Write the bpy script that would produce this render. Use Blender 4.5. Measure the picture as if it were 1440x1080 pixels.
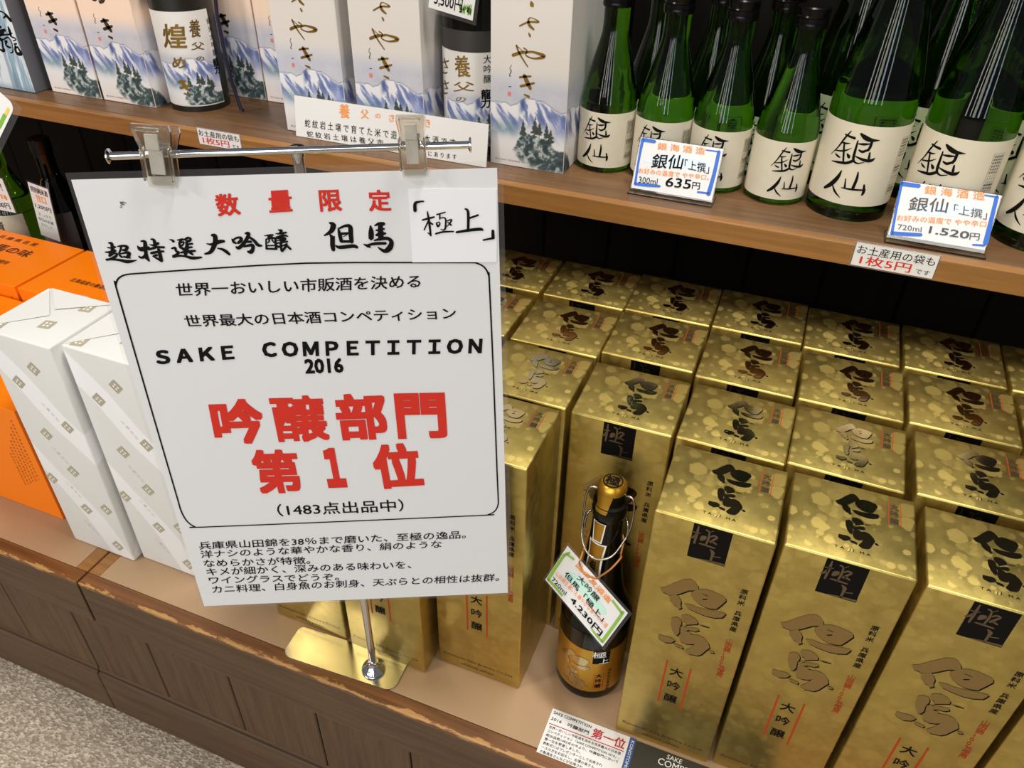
import bpy, bmesh, math, random
import numpy as np
from mathutils import Vector, Matrix

for o in list(bpy.data.objects): bpy.data.objects.remove(o)
scene = bpy.context.scene
COL = scene.collection
rnd = random.Random(7)

# ------------------------------------------------------------------ camera
CAM_C = np.array([0.0467, -0.4275, 0.7257]); CAM_E = [math.radians(a) for a in (53.5385, -1.0535, 21.7108)]; CAM_F = 1096.066
cam = bpy.data.cameras.new('camera'); cam.sensor_width = 36; cam.lens = CAM_F / 1440 * 36; cam.clip_start = .01
camo = bpy.data.objects.new('camera', cam); COL.objects.link(camo)
camo.location = CAM_C; camo.rotation_euler = CAM_E; scene.camera = camo

# ------------------------------------------------------------------ world, lights, exposure
w = bpy.data.worlds.new('world'); scene.world = w; w.use_nodes = True
w.node_tree.nodes['Background'].inputs[0].default_value = (.92, .94, 1, 1)
w.node_tree.nodes['Background'].inputs[1].default_value = .16
scene.view_settings.view_transform = 'Standard'; scene.view_settings.look = 'None'
scene.view_settings.exposure = 0; scene.view_settings.gamma = 1; scene.view_settings.use_curve_mapping = False

def area(name, loc, target, sx, sy, power, color=(1, 1, 1)):
    l = bpy.data.lights.new(name, 'AREA'); l.shape = 'RECTANGLE'; l.size = sx; l.size_y = sy; l.energy = power; l.color = color
    o = bpy.data.objects.new(name, l); COL.objects.link(o); o.location = loc
    o.rotation_euler = (Vector(target) - Vector(loc)).to_track_quat('-Z', 'Y').to_euler()
    return o
area('ceiling_spot_key', (-1.5, -1.3, 2.0), (-.3, .25, .3), .35, .35, 20, (1, .93, .84))
area('ceiling_panel_near', (.2, .16, 2.3), (.15, .1, .2), .9, .16, 38, (1, .96, .9))
area('ceiling_panel_far', (.3, -3.2, 2.3), (0, 0, .3), 2.2, .6, 26, (1, .96, .9))
for i, (x, wd, pw, c) in enumerate([(-2.1, .25, 20, (1, .95, .85)), (-1.2, .12, 14, (1, 1, 1)), (-.55, .45, 26, (1, .93, .8)), (.25, .3, 24, (.7, .83, 1)), (1.3, .2, 14, (.8, .9, 1))]):
    area('window_daylight', (x, -3.6, 1.2), (x, 0, .8), wd, 1.7, pw * .6, c)

# ------------------------------------------------------------------ pixel -> world helpers (camera calibration of the photograph)
def _rot(e):
    cx, sx, cy, sy, cz, sz = math.cos(e[0]), math.sin(e[0]), math.cos(e[1]), math.sin(e[1]), math.cos(e[2]), math.sin(e[2])
    return np.array([[cz, -sz, 0], [sz, cz, 0], [0, 0, 1]]) @ np.array([[cy, 0, sy], [0, 1, 0], [-sy, 0, cy]]) @ np.array([[1, 0, 0], [0, cx, -sx], [0, sx, cx]])
CAM_R = _rot(CAM_E)
def ray(px): return CAM_R @ np.array([(px[0] - 720) / CAM_F, -(px[1] - 540) / CAM_F, -1.0])
def onz(px, z): d = ray(px); return CAM_C + d * (z - CAM_C[2]) / d[2]
def ony(px, y): d = ray(px); return CAM_C + d * (y - CAM_C[1]) / d[1]
def Z(x0, y0, s): return lambda x, y: (x0 + x / s, y0 + y / s)

class Frame:
    """flat print surface: origin, right, up; normal points to the viewer"""
    def __init__(s, o, U, V):
        s.o = np.array(o, float); s.U = np.array(U, float) / np.linalg.norm(U); V = np.array(V, float)
        V = V - s.U * (V @ s.U); s.V = V / np.linalg.norm(V); s.N = np.cross(s.U, s.V)
    def pt(s, u, v, n=0): return s.o + s.U * u + s.V * v + s.N * n
    def uv(s, px):
        d = ray(px); t = ((s.o - CAM_C) @ s.N) / (d @ s.N); p = CAM_C + d * t - s.o
        return (p @ s.U, p @ s.V)
class Cyl:
    """print surface around a vertical axis; u = angle * r measured from -y towards +x, v = z; rf(z) optional radius"""
    def __init__(s, cx, cy, r, rf=None, z0=0): s.cx, s.cy, s.r, s.rf, s.z0 = cx, cy, r, rf, z0
    def pt(s, u, v, n=0):
        a = u / s.r; r = (s.rf(v) if s.rf else s.r) + n
        return np.array([s.cx + r * math.sin(a), s.cy - r * math.cos(a), s.z0 + v])
    def uv(s, px):
        d = ray(px); e = CAM_C[:2] - np.array([s.cx, s.cy]); A = d[:2] @ d[:2]; B = e @ d[:2]; c = e @ e - s.r ** 2
        t = (-B - math.sqrt(max(B * B - A * c, 0))) / A; p = CAM_C + d * t
        return (math.atan2(p[0] - s.cx, -(p[1] - s.cy)) * s.r, p[2] - s.z0)

# ------------------------------------------------------------------ materials
def lin(c): return tuple(((x / 255) / 12.92 if x / 255 <= .04045 else ((x / 255 + .055) / 1.055) ** 2.4) for x in c[:3])
def newmat(name):
    m = bpy.data.materials.new(name); m.use_nodes = True
    nt = m.node_tree; return m, nt, nt.nodes['Principled BSDF']
def mat(name, col, rough=.6, metal=0, **k):
    m, nt, b = newmat(name)
    b.inputs['Base Color'].default_value = (*lin(col), 1); b.inputs['Roughness'].default_value = rough; b.inputs['Metallic'].default_value = metal
    for kk, v in k.items(): b.inputs[kk.replace('_', ' ')].default_value = v
    return m
def N(nt, t, **k):
    n = nt.nodes.new(t)
    for a, v in k.items(): setattr(n, a, v)
    return n
def ramp(nt, stops):
    r = N(nt, 'ShaderNodeValToRGB'); e = r.color_ramp.elements
    while len(e) < len(stops): e.new(.5)
    for q, (p, c) in zip(e, stops): q.position = p; q.color = (*c, 1)
    return r
def coords(nt, scale=(1, 1, 1), rot=(0, 0, 0)):
    tc = N(nt, 'ShaderNodeTexCoord'); mp = N(nt, 'ShaderNodeMapping'); mp.inputs['Scale'].default_value = scale; mp.inputs['Rotation'].default_value = rot
    nt.links.new(tc.outputs['Object'], mp.inputs['Vector']); return mp.outputs[0]
def noise(nt, vec, scale, detail=4, rough=.55, dist=0):
    n = N(nt, 'ShaderNodeTexNoise'); n.inputs['Scale'].default_value = scale; n.inputs['Detail'].default_value = detail
    n.inputs['Roughness'].default_value = rough; n.inputs['Distortion'].default_value = dist
    nt.links.new(vec, n.inputs['Vector']); return n.outputs['Fac']
def math_(nt, op, a, b=None, clamp=False):
    n = N(nt, 'ShaderNodeMath', operation=op, use_clamp=clamp)
    for i, x in enumerate((a, b)):
        if x is None: continue
        if isinstance(x, (int, float)): n.inputs[i].default_value = x
        else: nt.links.new(x, n.inputs[i])
    return n.outputs[0]
def mixc(nt, f, a, b):
    n = N(nt, 'ShaderNodeMix', data_type='RGBA')
    for s, x in ((0, f), (6, a), (7, b)):
        if isinstance(x, (int, float)): n.inputs[s].default_value = x
        elif isinstance(x, tuple): n.inputs[s].default_value = (*x, 1)
        else: nt.links.new(x, n.inputs[s])
    return n.outputs[2]
def bump(nt, b, h, strength=.3, dist=.001):
    n = N(nt, 'ShaderNodeBump'); n.inputs['Strength'].default_value = strength; n.inputs['Distance'].default_value = dist
    nt.links.new(h, n.inputs['Height']); nt.links.new(n.outputs[0], b.inputs['Normal'])

def wood(name, dark, light, rough=.45, grain=(3, 60, 60), bumpy=.15):
    m, nt, b = newmat(name)
    v = coords(nt, grain)
    f = noise(nt, v, 2.2, 6, .6, .6); g = noise(nt, coords(nt), 3.5, 3)
    f = math_(nt, 'ADD', math_(nt, 'MULTIPLY', f, .75), math_(nt, 'MULTIPLY', g, .25))
    r = ramp(nt, [(.3, lin(dark)), (.7, lin(light))]); nt.links.new(f, r.inputs[0])
    nt.links.new(r.outputs[0], b.inputs['Base Color']); b.inputs['Roughness'].default_value = rough
    bump(nt, b, f, bumpy, .0006)
    if 'wall' in name: b.inputs['Specular IOR Level'].default_value = .15
    return m
FLOOR_Z = -.294
def worn_wood(name, dark, light, raw, yc):
    """brown lacquered strip with raw patches where the arris (y = yc) is rubbed"""
    m, nt, b = newmat(name)
    f = noise(nt, coords(nt, (3, 60, 60)), 2.2, 6, .6, .6)
    r = ramp(nt, [(.3, lin(dark)), (.7, lin(light))]); nt.links.new(f, r.inputs[0])
    tc = N(nt, 'ShaderNodeTexCoord'); sp = N(nt, 'ShaderNodeSeparateXYZ'); nt.links.new(tc.outputs['Object'], sp.inputs[0])
    d = math_(nt, 'ADD', math_(nt, 'MULTIPLY', math_(nt, 'SUBTRACT', sp.outputs[1], yc), 62), math_(nt, 'MULTIPLY', math_(nt, 'SUBTRACT', -FLOOR_Z, sp.outputs[2]), 60))
    n1 = noise(nt, coords(nt, (10, 30, 30)), 1.6, 6, .72)
    n2 = noise(nt, coords(nt, (30, 160, 160)), 2.0, 4, .7)
    s = math_(nt, 'MULTIPLY', math_(nt, 'SUBTRACT', math_(nt, 'ADD', math_(nt, 'MULTIPLY', n1, 1.7), math_(nt, 'MULTIPLY', n2, .7)), d), .5)
    k = ramp(nt, [(.525, (0, 0, 0)), (.56, (1, 1, 1))]); nt.links.new(s, k.inputs[0])
    rawc = mixc(nt, n2, lin(raw), lin((150, 105, 60)))
    nt.links.new(mixc(nt, k.outputs[0], r.outputs[0], rawc), b.inputs['Base Color'])
    b.inputs['Roughness'].default_value = .42
    bump(nt, b, math_(nt, 'SUBTRACT', f, k.outputs[0]), .2, .0005)
    return m
def gold_mat(name, base, spot, rough=.27):
    """gold foil board printed with soft blossom-like spots that scatter more than the ground"""
    m, nt, b = newmat(name)
    tc = N(nt, 'ShaderNodeTexCoord'); oi = N(nt, 'ShaderNodeObjectInfo')
    add = N(nt, 'ShaderNodeVectorMath', operation='ADD'); sc = N(nt, 'ShaderNodeVectorMath', operation='SCALE'); sc.inputs['Scale'].default_value = 0
    nt.links.new(tc.outputs['Object'], add.inputs[0])
    vec = add.outputs[0]
    masks = []
    for s_, thr in ((48, .33), (72, .34), (105, .30)):
        v = N(nt, 'ShaderNodeTexVoronoi'); v.inputs['Scale'].default_value = s_; v.inputs['Randomness'].default_value = 1
        nt.links.new(vec, v.inputs['Vector'])
        wob = math_(nt, 'MULTIPLY', math_(nt, 'SUBTRACT', noise(nt, vec, s_ * 5, 2), .5), .22)
        d = math_(nt, 'ADD', v.outputs['Distance'], wob)
        k = ramp(nt, [(thr, (1, 1, 1)), (thr + .06, (0, 0, 0))]); nt.links.new(d, k.inputs[0])
        sp = N(nt, 'ShaderNodeSeparateColor'); nt.links.new(v.outputs['Color'], sp.inputs[0])
        masks.append(math_(nt, 'MULTIPLY', k.outputs[0], sp.outputs[0]))
    mk = math_(nt, 'MAXIMUM', math_(nt, 'MAXIMUM', masks[0], masks[1]), masks[2])
    cloud = noise(nt, vec, 52, 6, .7)
    c = mixc(nt, cloud, tuple(x * .60 for x in lin(base)), tuple(min(1, x * 1.25) for x in lin(base)))
    ge = N(nt, 'ShaderNodeNewGeometry'); sz = N(nt, 'ShaderNodeSeparateXYZ'); nt.links.new(ge.outputs['Normal'], sz.inputs[0])
    mk = math_(nt, 'MULTIPLY', mk, math_(nt, 'ADD', .4, math_(nt, 'MULTIPLY', math_(nt, 'ABSOLUTE', sz.outputs[2]), .45)))   # the lid carries the denser blossom print
    nt.links.new(mixc(nt, math_(nt, 'MULTIPLY', mk, .9), c, lin(spot)), b.inputs['Base Color'])
    b.inputs['Metallic'].default_value = 1
    r = math_(nt, 'ADD', math_(nt, 'ADD', rough - .07, math_(nt, 'MULTIPLY', cloud, .14)), math_(nt, 'MULTIPLY', mk, .16)); nt.links.new(r, b.inputs['Roughness'])
    bump(nt, b, noise(nt, vec, 900, 2), .06, .0002)
    return m
def paper(name, col, var=.04, rough=.7, scale=60):
    m, nt, b = newmat(name)
    n = noise(nt, coords(nt), scale, 5, .6)
    c = lin(col); nt.links.new(mixc(nt, n, tuple(x * (1 - var) for x in c), tuple(min(1, x * (1 + var)) for x in c)), b.inputs['Base Color'])
    b.inputs['Roughness'].default_value = rough; return m
def clear(name, tint=(255, 255, 255), rough=.03, ior=1.47):
    m, nt, b = newmat(name); b.inputs['Base Color'].default_value = (*lin(tint), 1); b.inputs['Roughness'].default_value = rough
    b.inputs['Transmission Weight'].default_value = 1; b.inputs['IOR'].default_value = ior; return m
def film(name, tint=(225, 225, 228), a=.22):
    """thin clear plastic film: mostly transparent, slightly milky and glossy"""
    m, nt, b = newmat(name); b.inputs['Base Color'].default_value = (*lin(tint), 1); b.inputs['Roughness'].default_value = .08
    b.inputs['Alpha'].default_value = a; return m
def vcol(name, rough=.55):
    m, nt, b = newmat(name); a = N(nt, 'ShaderNodeVertexColor', layer_name='print'); nt.links.new(a.outputs[0], b.inputs['Base Color'])
    b.inputs['Roughness'].default_value = rough; return m

M = dict(
    shelf=wood('lacquered_brown_shelf_wood', (84, 58, 36), (124, 90, 58), .36),
    shelf_edge=wood('lacquered_orange_brown_edge_wood', (122, 82, 38), (168, 116, 60), .38),
    panel=wood('grey_brown_stained_plank', (64, 46, 29), (100, 74, 48), .6, (60, 60, 3)),
    rail=wood('grey_brown_stained_rail', (64, 46, 30), (98, 73, 48), .55),
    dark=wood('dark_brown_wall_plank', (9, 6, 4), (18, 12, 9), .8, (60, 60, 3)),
    trim=worn_wood('worn_brown_trim', (92, 56, 26), (132, 84, 42), (206, 158, 92), -.314),
    beige=paper('beige_laminate', (172, 141, 108), .04, .38, 12),
    gold=gold_mat('gold_foil_board', (205, 182, 103), (218, 194, 112), .40),
    foil=mat('polished_pale_gold_foil', (200, 182, 136), .12, 1),
    black=mat('black_ink', (16, 14, 13), .8, 0, Specular_IOR_Level=.15), black_gloss=mat('black_gloss_label', (9, 8, 8), .5, 0, Specular_IOR_Level=.12),
    dim_foil=mat('dull_pewter_foil', (128, 114, 92), .35, 1),
    red=mat('red_ink', (212, 52, 38), .75, 0, Specular_IOR_Level=.2), redline=mat('orange_red_ink', (176, 62, 24), .6, 0, Specular_IOR_Level=.2), orange_ink=mat('orange_marker_ink', (247, 150, 58), .6),
    grey_ink=mat('grey_marker_ink', (84, 82, 84), .6), fine_ink=mat('fine_grey_print', (120, 112, 104), .6), blue_ink=mat('blue_marker_ink', (58, 112, 206), .6),
    green_ink=mat('green_marker_ink', (140, 184, 74), .6), teal_wash=mat('pale_teal_wash', (196, 234, 218), .7), blue_wash=mat('pale_blue_wash', (222, 236, 246), .7),
    gold_ink=mat('gold_brown_foil_ink', (168, 134, 62), .3, .85), brown_ink=mat('dark_brown_ink', (62, 46, 26), .5),
    white=paper('white_paper', (232, 231, 229), .01, .6), signpaper=paper('white_sign_paper', (226, 226, 226), .008, .5), note=paper('bright_white_note', (240, 240, 243), .01, .6),
    cream=paper('cream_label_paper', (226, 217, 193), .05, .75, 130),
    wrap=None, wrapcrest=mat('tan_crest_print', (176, 168, 144), .6), wraptext=mat('pale_grey_print', (205, 205, 205), .6), wrapwhite=mat('white_print', (244, 243, 240), .6),
    orange=paper('orange_carton', (252, 128, 0), .03, .42, 20), orange_print=mat('dark_brown_print_on_orange', (92, 40, 14), .5),
    film=film('clear_laminate_film', (170, 168, 168), .06), acrylic=clear('clear_acrylic'), clipclear=clear('cloudy_clear_plastic', (240, 236, 226), .16), clipplastic=film('clear_clip_plastic', (225, 220, 205), .32), clipgrey=mat('translucent_grey_lever', (176, 170, 156), .35),
    chrome=mat('chrome', (225, 226, 230), .08, 1), steel=mat('brushed_steel', (206, 206, 208), .2, 1), wire=mat('steel_wire', (170, 168, 164), .25, 1),
    green_glass=None, dark_glass=mat('black_green_glass', (5, 6, 4), .1, 0, Specular_IOR_Level=.35), frosted=mat('frosted_black_glass', (30, 29, 22), .32),
    cap=mat('black_metal_cap', (20, 18, 18), .22, .6), cord=mat('navy_cord', (26, 18, 48), .7), string=mat('orange_brown_string', (182, 118, 52), .6),
    goldlabel=mat('gold_label', (204, 158, 58), .32, .9), greyband=mat('dark_grey_band', (52, 50, 46), .5), card_dark=mat('dark_green_grey_card', (44, 44, 38), .5),
    flyer_blue=mat('blue_strip', (52, 84, 156), .6), flyer_red=mat('crimson_ink', (190, 44, 46), .6), white_ink=mat('white_ink', (236, 236, 232), .6),
    card_green=mat('leaf_green_ink', (120, 178, 52), .6), yellow_ink=mat('yellow_ink', (238, 200, 80), .6), print=vcol('printed_watercolour'),
    cartonwhite=paper('white_carton', (226, 222, 217), .01, .5), cartonpeach=paper('peach_carton', (238, 214, 194), .01, .5), cartongrey=paper('slate_carton', (96, 98, 104), .05, .5),
)
m, nt, b = newmat('white_wrapping_paper')          # white gift wrap with broad glossy white stripes
v = coords(nt, (1, 1, 1), (0, math.radians(38), 0)); wv = N(nt, 'ShaderNodeTexWave'); wv.inputs['Scale'].default_value = 3.2; wv.inputs['Distortion'].default_value = 5; wv.inputs['Detail'].default_value = 1; wv.inputs['Detail Scale'].default_value = 1.2
nt.links.new(v, wv.inputs['Vector']); r = ramp(nt, [(.80, lin((224, 224, 220))), (.84, lin((240, 240, 240)))]); nt.links.new(wv.outputs['Fac'], r.inputs[0]); nt.links.new(r.outputs[0], b.inputs['Base Color']); b.inputs['Roughness'].default_value = .5
M['wrap'] = m
m, nt, b = newmat('green_bottle_glass'); b.inputs['Base Color'].default_value = (.11, .37, .008, 1); b.inputs['Transmission Weight'].default_value = 1; b.inputs['Roughness'].default_value = .02; b.inputs['IOR'].default_value = 1.4
M['green_glass'] = m
m, nt, b = newmat('speckled_carpet')
v = N(nt, 'ShaderNodeTexVoronoi', distance='CHEBYCHEV'); v.inputs['Scale'].default_value = 230; nt.links.new(coords(nt, (1, 1.7, 1), (0, 0, .5)), v.inputs['Vector'])
sp = N(nt, 'ShaderNodeSeparateColor'); nt.links.new(v.outputs['Color'], sp.inputs[0])
g = math_(nt, 'ADD', math_(nt, 'MULTIPLY', sp.outputs[0], .75), math_(nt, 'MULTIPLY', noise(nt, coords(nt), 40, 5), .35))
r = ramp(nt, [(.1, lin((140, 126, 108))), (.55, lin((168, 154, 135))), (.95, lin((214, 201, 182)))]); nt.links.new(g, r.inputs[0]); nt.links.new(r.outputs[0], b.inputs['Base Color']); b.inputs['Roughness'].default_value = .95
bump(nt, b, v.outputs['Distance'], .5, .003)
M['carpet'] = m

# ------------------------------------------------------------------ mesh building
ORG = {}
def refine(P, F, mx=.0035):
    """cut 2-D print into pieces small enough to follow a round bottle"""
    bm = bmesh.new(); vs = [bm.verts.new((p[0], p[1], p[2])) for p in P]
    for f in F:
        try: bm.faces.new([vs[i] for i in f])
        except ValueError: pass
    for _ in range(5):
        bmesh.ops.triangulate(bm, faces=bm.faces[:])
        e = [e for e in bm.edges if abs(e.verts[0].co.x - e.verts[1].co.x) > mx]
        if not e: break
        bmesh.ops.subdivide_edges(bm, edges=e, cuts=1)
    bmesh.ops.triangulate(bm, faces=bm.faces[:]); bm.verts.index_update()
    R_ = ([tuple(v.co) for v in bm.verts], [tuple(v.index for v in f.verts) for f in bm.faces]); bm.free(); return R_
class MB:
    def __init__(s): s.V = []; s.F = []; s.mi = []; s.cur = 0
    def add(s, V, F, mi=None):
        o = len(s.V); s.V += [tuple(map(float, p)) for p in V]; s.F += [tuple(i + o for i in f) for f in F]; s.mi += [s.cur if mi is None else mi] * len(F); return s
    def box(s, lo, hi, bevel=0, seg=2, mi=None):
        bm = bmesh.new(); bmesh.ops.create_cube(bm, size=1)
        for v in bm.verts:
            for k in range(3): v.co[k] = (lo[k] + hi[k]) / 2 + v.co[k] * (hi[k] - lo[k])
        if bevel: bmesh.ops.bevel(bm, geom=list(bm.edges), offset=bevel, segments=seg, profile=.5, affect='EDGES')
        bm.verts.index_update(); V = [v.co[:] for v in bm.verts]; F = [[v.index for v in f.verts] for f in bm.faces]; bm.free()
        return s.add(V, F, mi)
    def fbox(s, fr, u0, u1, v0, v1, n0, n1, bevel=0, seg=2, mi=None):
        t = MB().box((u0, v0, n0), (u1, v1, n1), bevel, seg); return s.add([fr.pt(*p) for p in t.V], t.F, mi)
    def lathe(s, cx, cy, z0, prof, n=40, capb=True, capt=True, mi=None):
        V = []; F = []
        for r, z in prof:
            for i in range(n): a = 2 * math.pi * i / n; V.append((cx + r * math.cos(a), cy + r * math.sin(a), z0 + z))
        for k in range(len(prof) - 1):
            for i in range(n): j = (i + 1) % n; F.append((k * n + i, k * n + j, (k + 1) * n + j, (k + 1) * n + i))
        if capb: F.append(tuple(range(n - 1, -1, -1)))
        if capt: F.append(tuple((len(prof) - 1) * n + i for i in range(n)))
        return s.add(V, F, mi)
    def tube(s, path, r, n=10, closed=False, mi=None):
        P = [np.array(p, float) for p in path]; V = []; F = []; L = len(P); up = None
        for i in range(L):
            t = P[min(i + 1, L - 1)] - P[max(i - 1, 0)] if not closed else P[(i + 1) % L] - P[i - 1]
            t = t / (np.linalg.norm(t) + 1e-12)
            if up is None: up = np.array([0, 0, 1.]) if abs(t[2]) < .9 else np.array([1., 0, 0])
            a = up - t * (up @ t); a /= np.linalg.norm(a); b_ = np.cross(t, a); up = a
            rr = r[i] if isinstance(r, (list, tuple)) else r
            for k in range(n): q = 2 * math.pi * k / n; V.append(P[i] + rr * (a * math.cos(q) + b_ * math.sin(q)))
        for i in range(L if closed else L - 1):
            for k in range(n): j = (k + 1) % n; i2 = (i + 1) % L; F.append((i * n + k, i * n + j, i2 * n + j, i2 * n + k))
        if not closed: F += [tuple(range(n - 1, -1, -1)), tuple((L - 1) * n + k for k in range(n))]
        return s.add(V, F, mi)
    def poly(s, fr, pts, n=.0003, mi=None, sub=None):
        from mathutils.geometry import tessellate_polygon
        tr = tessellate_polygon([[Vector((p[0], p[1], 0)) for p in pts]])
        if isinstance(fr, Cyl):
            P, F = refine([(p[0], p[1], 0) for p in pts], [tuple(t) for t in tr]); return s.add([fr.pt(p[0], p[1], n) for p in P], F, mi)
        return s.add([fr.pt(p[0], p[1], n) for p in pts], [tuple(t) for t in tr], mi)
    def stroke(s, fr, pts, n=.0003, sub=5, mi=None, off=(0, 0), grow=0):
        """brush stroke: centre line (u, v, width) smoothed, rounded ends"""
        P = [np.array(p, float) for p in pts]; Q = []
        for i in range(len(P) - 1):
            a, b_, c, d = P[max(i - 1, 0)], P[i], P[i + 1], P[min(i + 2, len(P) - 1)]
            for k in range(sub):
                t = k / sub; Q.append(.5 * (2 * b_ + (c - a) * t + (2 * a - 5 * b_ + 4 * c - d) * t * t + (3 * b_ - a - 3 * c + d) * t ** 3))
        Q.append(P[-1]); L = []; R = []
        for i, q in enumerate(Q):
            t = (Q[min(i + 1, len(Q) - 1)] - Q[max(i - 1, 0)])[:2]; t = t / (np.linalg.norm(t) + 1e-9); nn = np.array([-t[1], t[0]]); h = max(q[2] / 2 + grow, 1e-5)
            L.append(q[:2] + nn * h); R.append(q[:2] - nn * h)
        t0 = (Q[1] - Q[0])[:2]; t0 /= np.linalg.norm(t0) + 1e-9; t1 = (Q[-1] - Q[-2])[:2]; t1 /= np.linalg.norm(t1) + 1e-9
        V = [Q[0][:2] - t0 * Q[0][2] * .4] + [x for p in zip(L, R) for x in p] + [Q[-1][:2] + t1 * Q[-1][2] * .4]
        k = len(Q); F = [(0, 2, 1)] + [(1 + 2 * i, 2 + 2 * i, 4 + 2 * i, 3 + 2 * i) for i in range(k - 1)] + [(2 * k - 1, 2 * k, 2 * k + 1)]
        return s.add([fr.pt(p[0] + off[0], p[1] + off[1], n) for p in V], F, mi)
    def rect(s, fr, u0, v0, u1, v1, n=.0002, mi=None, ku=1): 
        V = []; F = []
        for i in range(ku + 1): u = u0 + (u1 - u0) * i / ku; V += [fr.pt(u, v0, n), fr.pt(u, v1, n)]
        for i in range(ku): F.append((2 * i, 2 * i + 2, 2 * i + 3, 2 * i + 1))
        return s.add(V, F, mi)
    def sheet(s, fr, u0, u1, v0, v1, th=.0003, ku=28, kv=6, base=.0002, mi=None):
        """curved paper with thickness on a frame"""
        V = []; F = []
        for n in (base + th, base):
            for j in range(kv + 1):
                for i in range(ku + 1): V.append(fr.pt(u0 + (u1 - u0) * i / ku, v0 + (v1 - v0) * j / kv, n))
        S = (ku + 1) * (kv + 1); I = lambda l, i, j: l * S + j * (ku + 1) + i
        for j in range(kv):
            for i in range(ku): F += [(I(0, i, j), I(0, i + 1, j), I(0, i + 1, j + 1), I(0, i, j + 1)), (I(1, i, j), I(1, i, j + 1), I(1, i + 1, j + 1), I(1, i + 1, j))]
        for i in range(ku): F += [(I(0, i, 0), I(1, i, 0), I(1, i + 1, 0), I(0, i + 1, 0)), (I(0, i, kv), I(0, i + 1, kv), I(1, i + 1, kv), I(1, i, kv))]
        for j in range(kv): F += [(I(0, 0, j), I(0, 0, j + 1), I(1, 0, j + 1), I(1, 0, j)), (I(0, ku, j), I(1, ku, j), I(1, ku, j + 1), I(0, ku, j + 1))]
        return s.add(V, F, mi)
    # ---- text: body mapped so that its ink box fills the parallelogram BL, BR, TL (uv of the frame)
    def text(s, fr, body, BL, BR, TL, bold=0, n=.0003, mi=None):
        V, F = glyphs(body, bold); h = V[:, 2]; V = V[:, :2]; lo = V.min(0); sz = V.max(0) - lo; sz[sz < 1e-6] = 1
        BL, BR, TL = map(np.array, (BL, BR, TL)); q = (V - lo) / sz
        P = BL + q[:, :1] * (BR - BL) + q[:, 1:] * (TL - BL)
        if isinstance(fr, Cyl):
            P, F = refine(np.c_[P, h], F); return s.add([fr.pt(p[0], p[1], n + p[2]) for p in P], F, mi)
        return s.add([fr.pt(p[0], p[1], n + z) for p, z in zip(P, h)], F, mi)
    def textpx(s, fr, body, BL, BR, TL, bold=0, n=.0003, mi=None): return s.text(fr, body, fr.uv(BL), fr.uv(BR), fr.uv(TL), bold, n, mi)
    def textbox(s, fr, body, u0, v0, u1, v1, bold=0, n=.0003, mi=None): return s.text(fr, body, (u0, v0), (u1, v0), (u0, v1), bold, n, mi)
    def vtext(s, fr, body, top, bottom, size, bold=0, n=.0003, mi=None):
        """characters stacked from uv top to uv bottom (centres of first and last), each of the given size"""
        top = np.array(top); bottom = np.array(bottom); k = max(len(body) - 1, 1)
        for i, ch in enumerate(body):
            if ch == ' ': continue
            V, F = glyphs(ch, bold); h = V[:, 2]; V = V[:, :2]; c = top + (bottom - top) * i / k
            P = (V - EMC) / EMS * size + c
            if isinstance(fr, Cyl) and size > .006:
                P, F = refine(np.c_[P, h], F); s.add([fr.pt(p[0], p[1], n + p[2]) for p in P], F, mi); continue
            s.add([fr.pt(p[0], p[1], n + z) for p, z in zip(P, h)], F, mi)
        return s
    def build(s, name, mats, parent=None, smooth=False, loc=None):
        V = np.array(s.V)
        if parent is not None: org = ORG[parent]
        elif loc is not None: org = np.array(loc, float)
        else: org = np.array([*(V.min(0) + V.max(0))[:2] / 2, V[:, 2].min()])
        me = bpy.data.meshes.new(name); me.from_pydata([tuple(p) for p in V - org], [], s.F)
        mats = mats if isinstance(mats, (list, tuple)) else [mats]
        for mm in mats: me.materials.append(mm)
        me.polygons.foreach_set('material_index', s.mi)
        if smooth: me.polygons.foreach_set('use_smooth', [True] * len(s.F))
        me.update()
        o = bpy.data.objects.new(name, me); COL.objects.link(o)
        if parent is not None: o.parent = parent
        else: o.location = org
        ORG[o] = org
        if smooth and smooth != 'full':
            try: me.set_sharp_from_angle(angle=math.radians(smooth if smooth is not True else 40))
            except Exception: pass
        return o
_G = {}
def glyphs(body, bold=0):
    k = (body, bold)
    if k not in _G:
        c = bpy.data.curves.new('t', 'FONT'); c.body = body; c.resolution_u = 3 if len(body) < 4 else 2
        o = bpy.data.objects.new('t', c); me = o.to_mesh()
        V = np.array([v.co[:2] for v in me.vertices]).reshape(-1, 2); F = [tuple(p.vertices) for p in me.polygons]
        o.to_mesh_clear(); bpy.data.objects.remove(o); bpy.data.curves.remove(c)
        if bold:                                                     # heavier weight: the same glyph laid over itself around a small circle
            O = [(-1, -1), (1, -1), (1, 1), (-1, 1)] + ([(0, -1), (1, 0), (0, 1), (-1, 0)] if bold > .02 else []); n_ = len(V); F0 = F
            F = [tuple(x + i * n_ for x in f) for i in range(len(O)) for f in F0]
            V = np.concatenate([np.c_[V + bold * .9 * np.array(q), np.full(n_, i * 1.5e-5)] for i, q in enumerate(O)])
        else: V = np.c_[V, np.zeros(len(V))]
        _G[k] = (V, F)
    return _G[k]
_a = glyphs('国')[0][:, :2]; EMC = (_a.max(0) + _a.min(0)) / 2; EMS = (_a.max(0) - _a.min(0)).max() * 1.06

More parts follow.
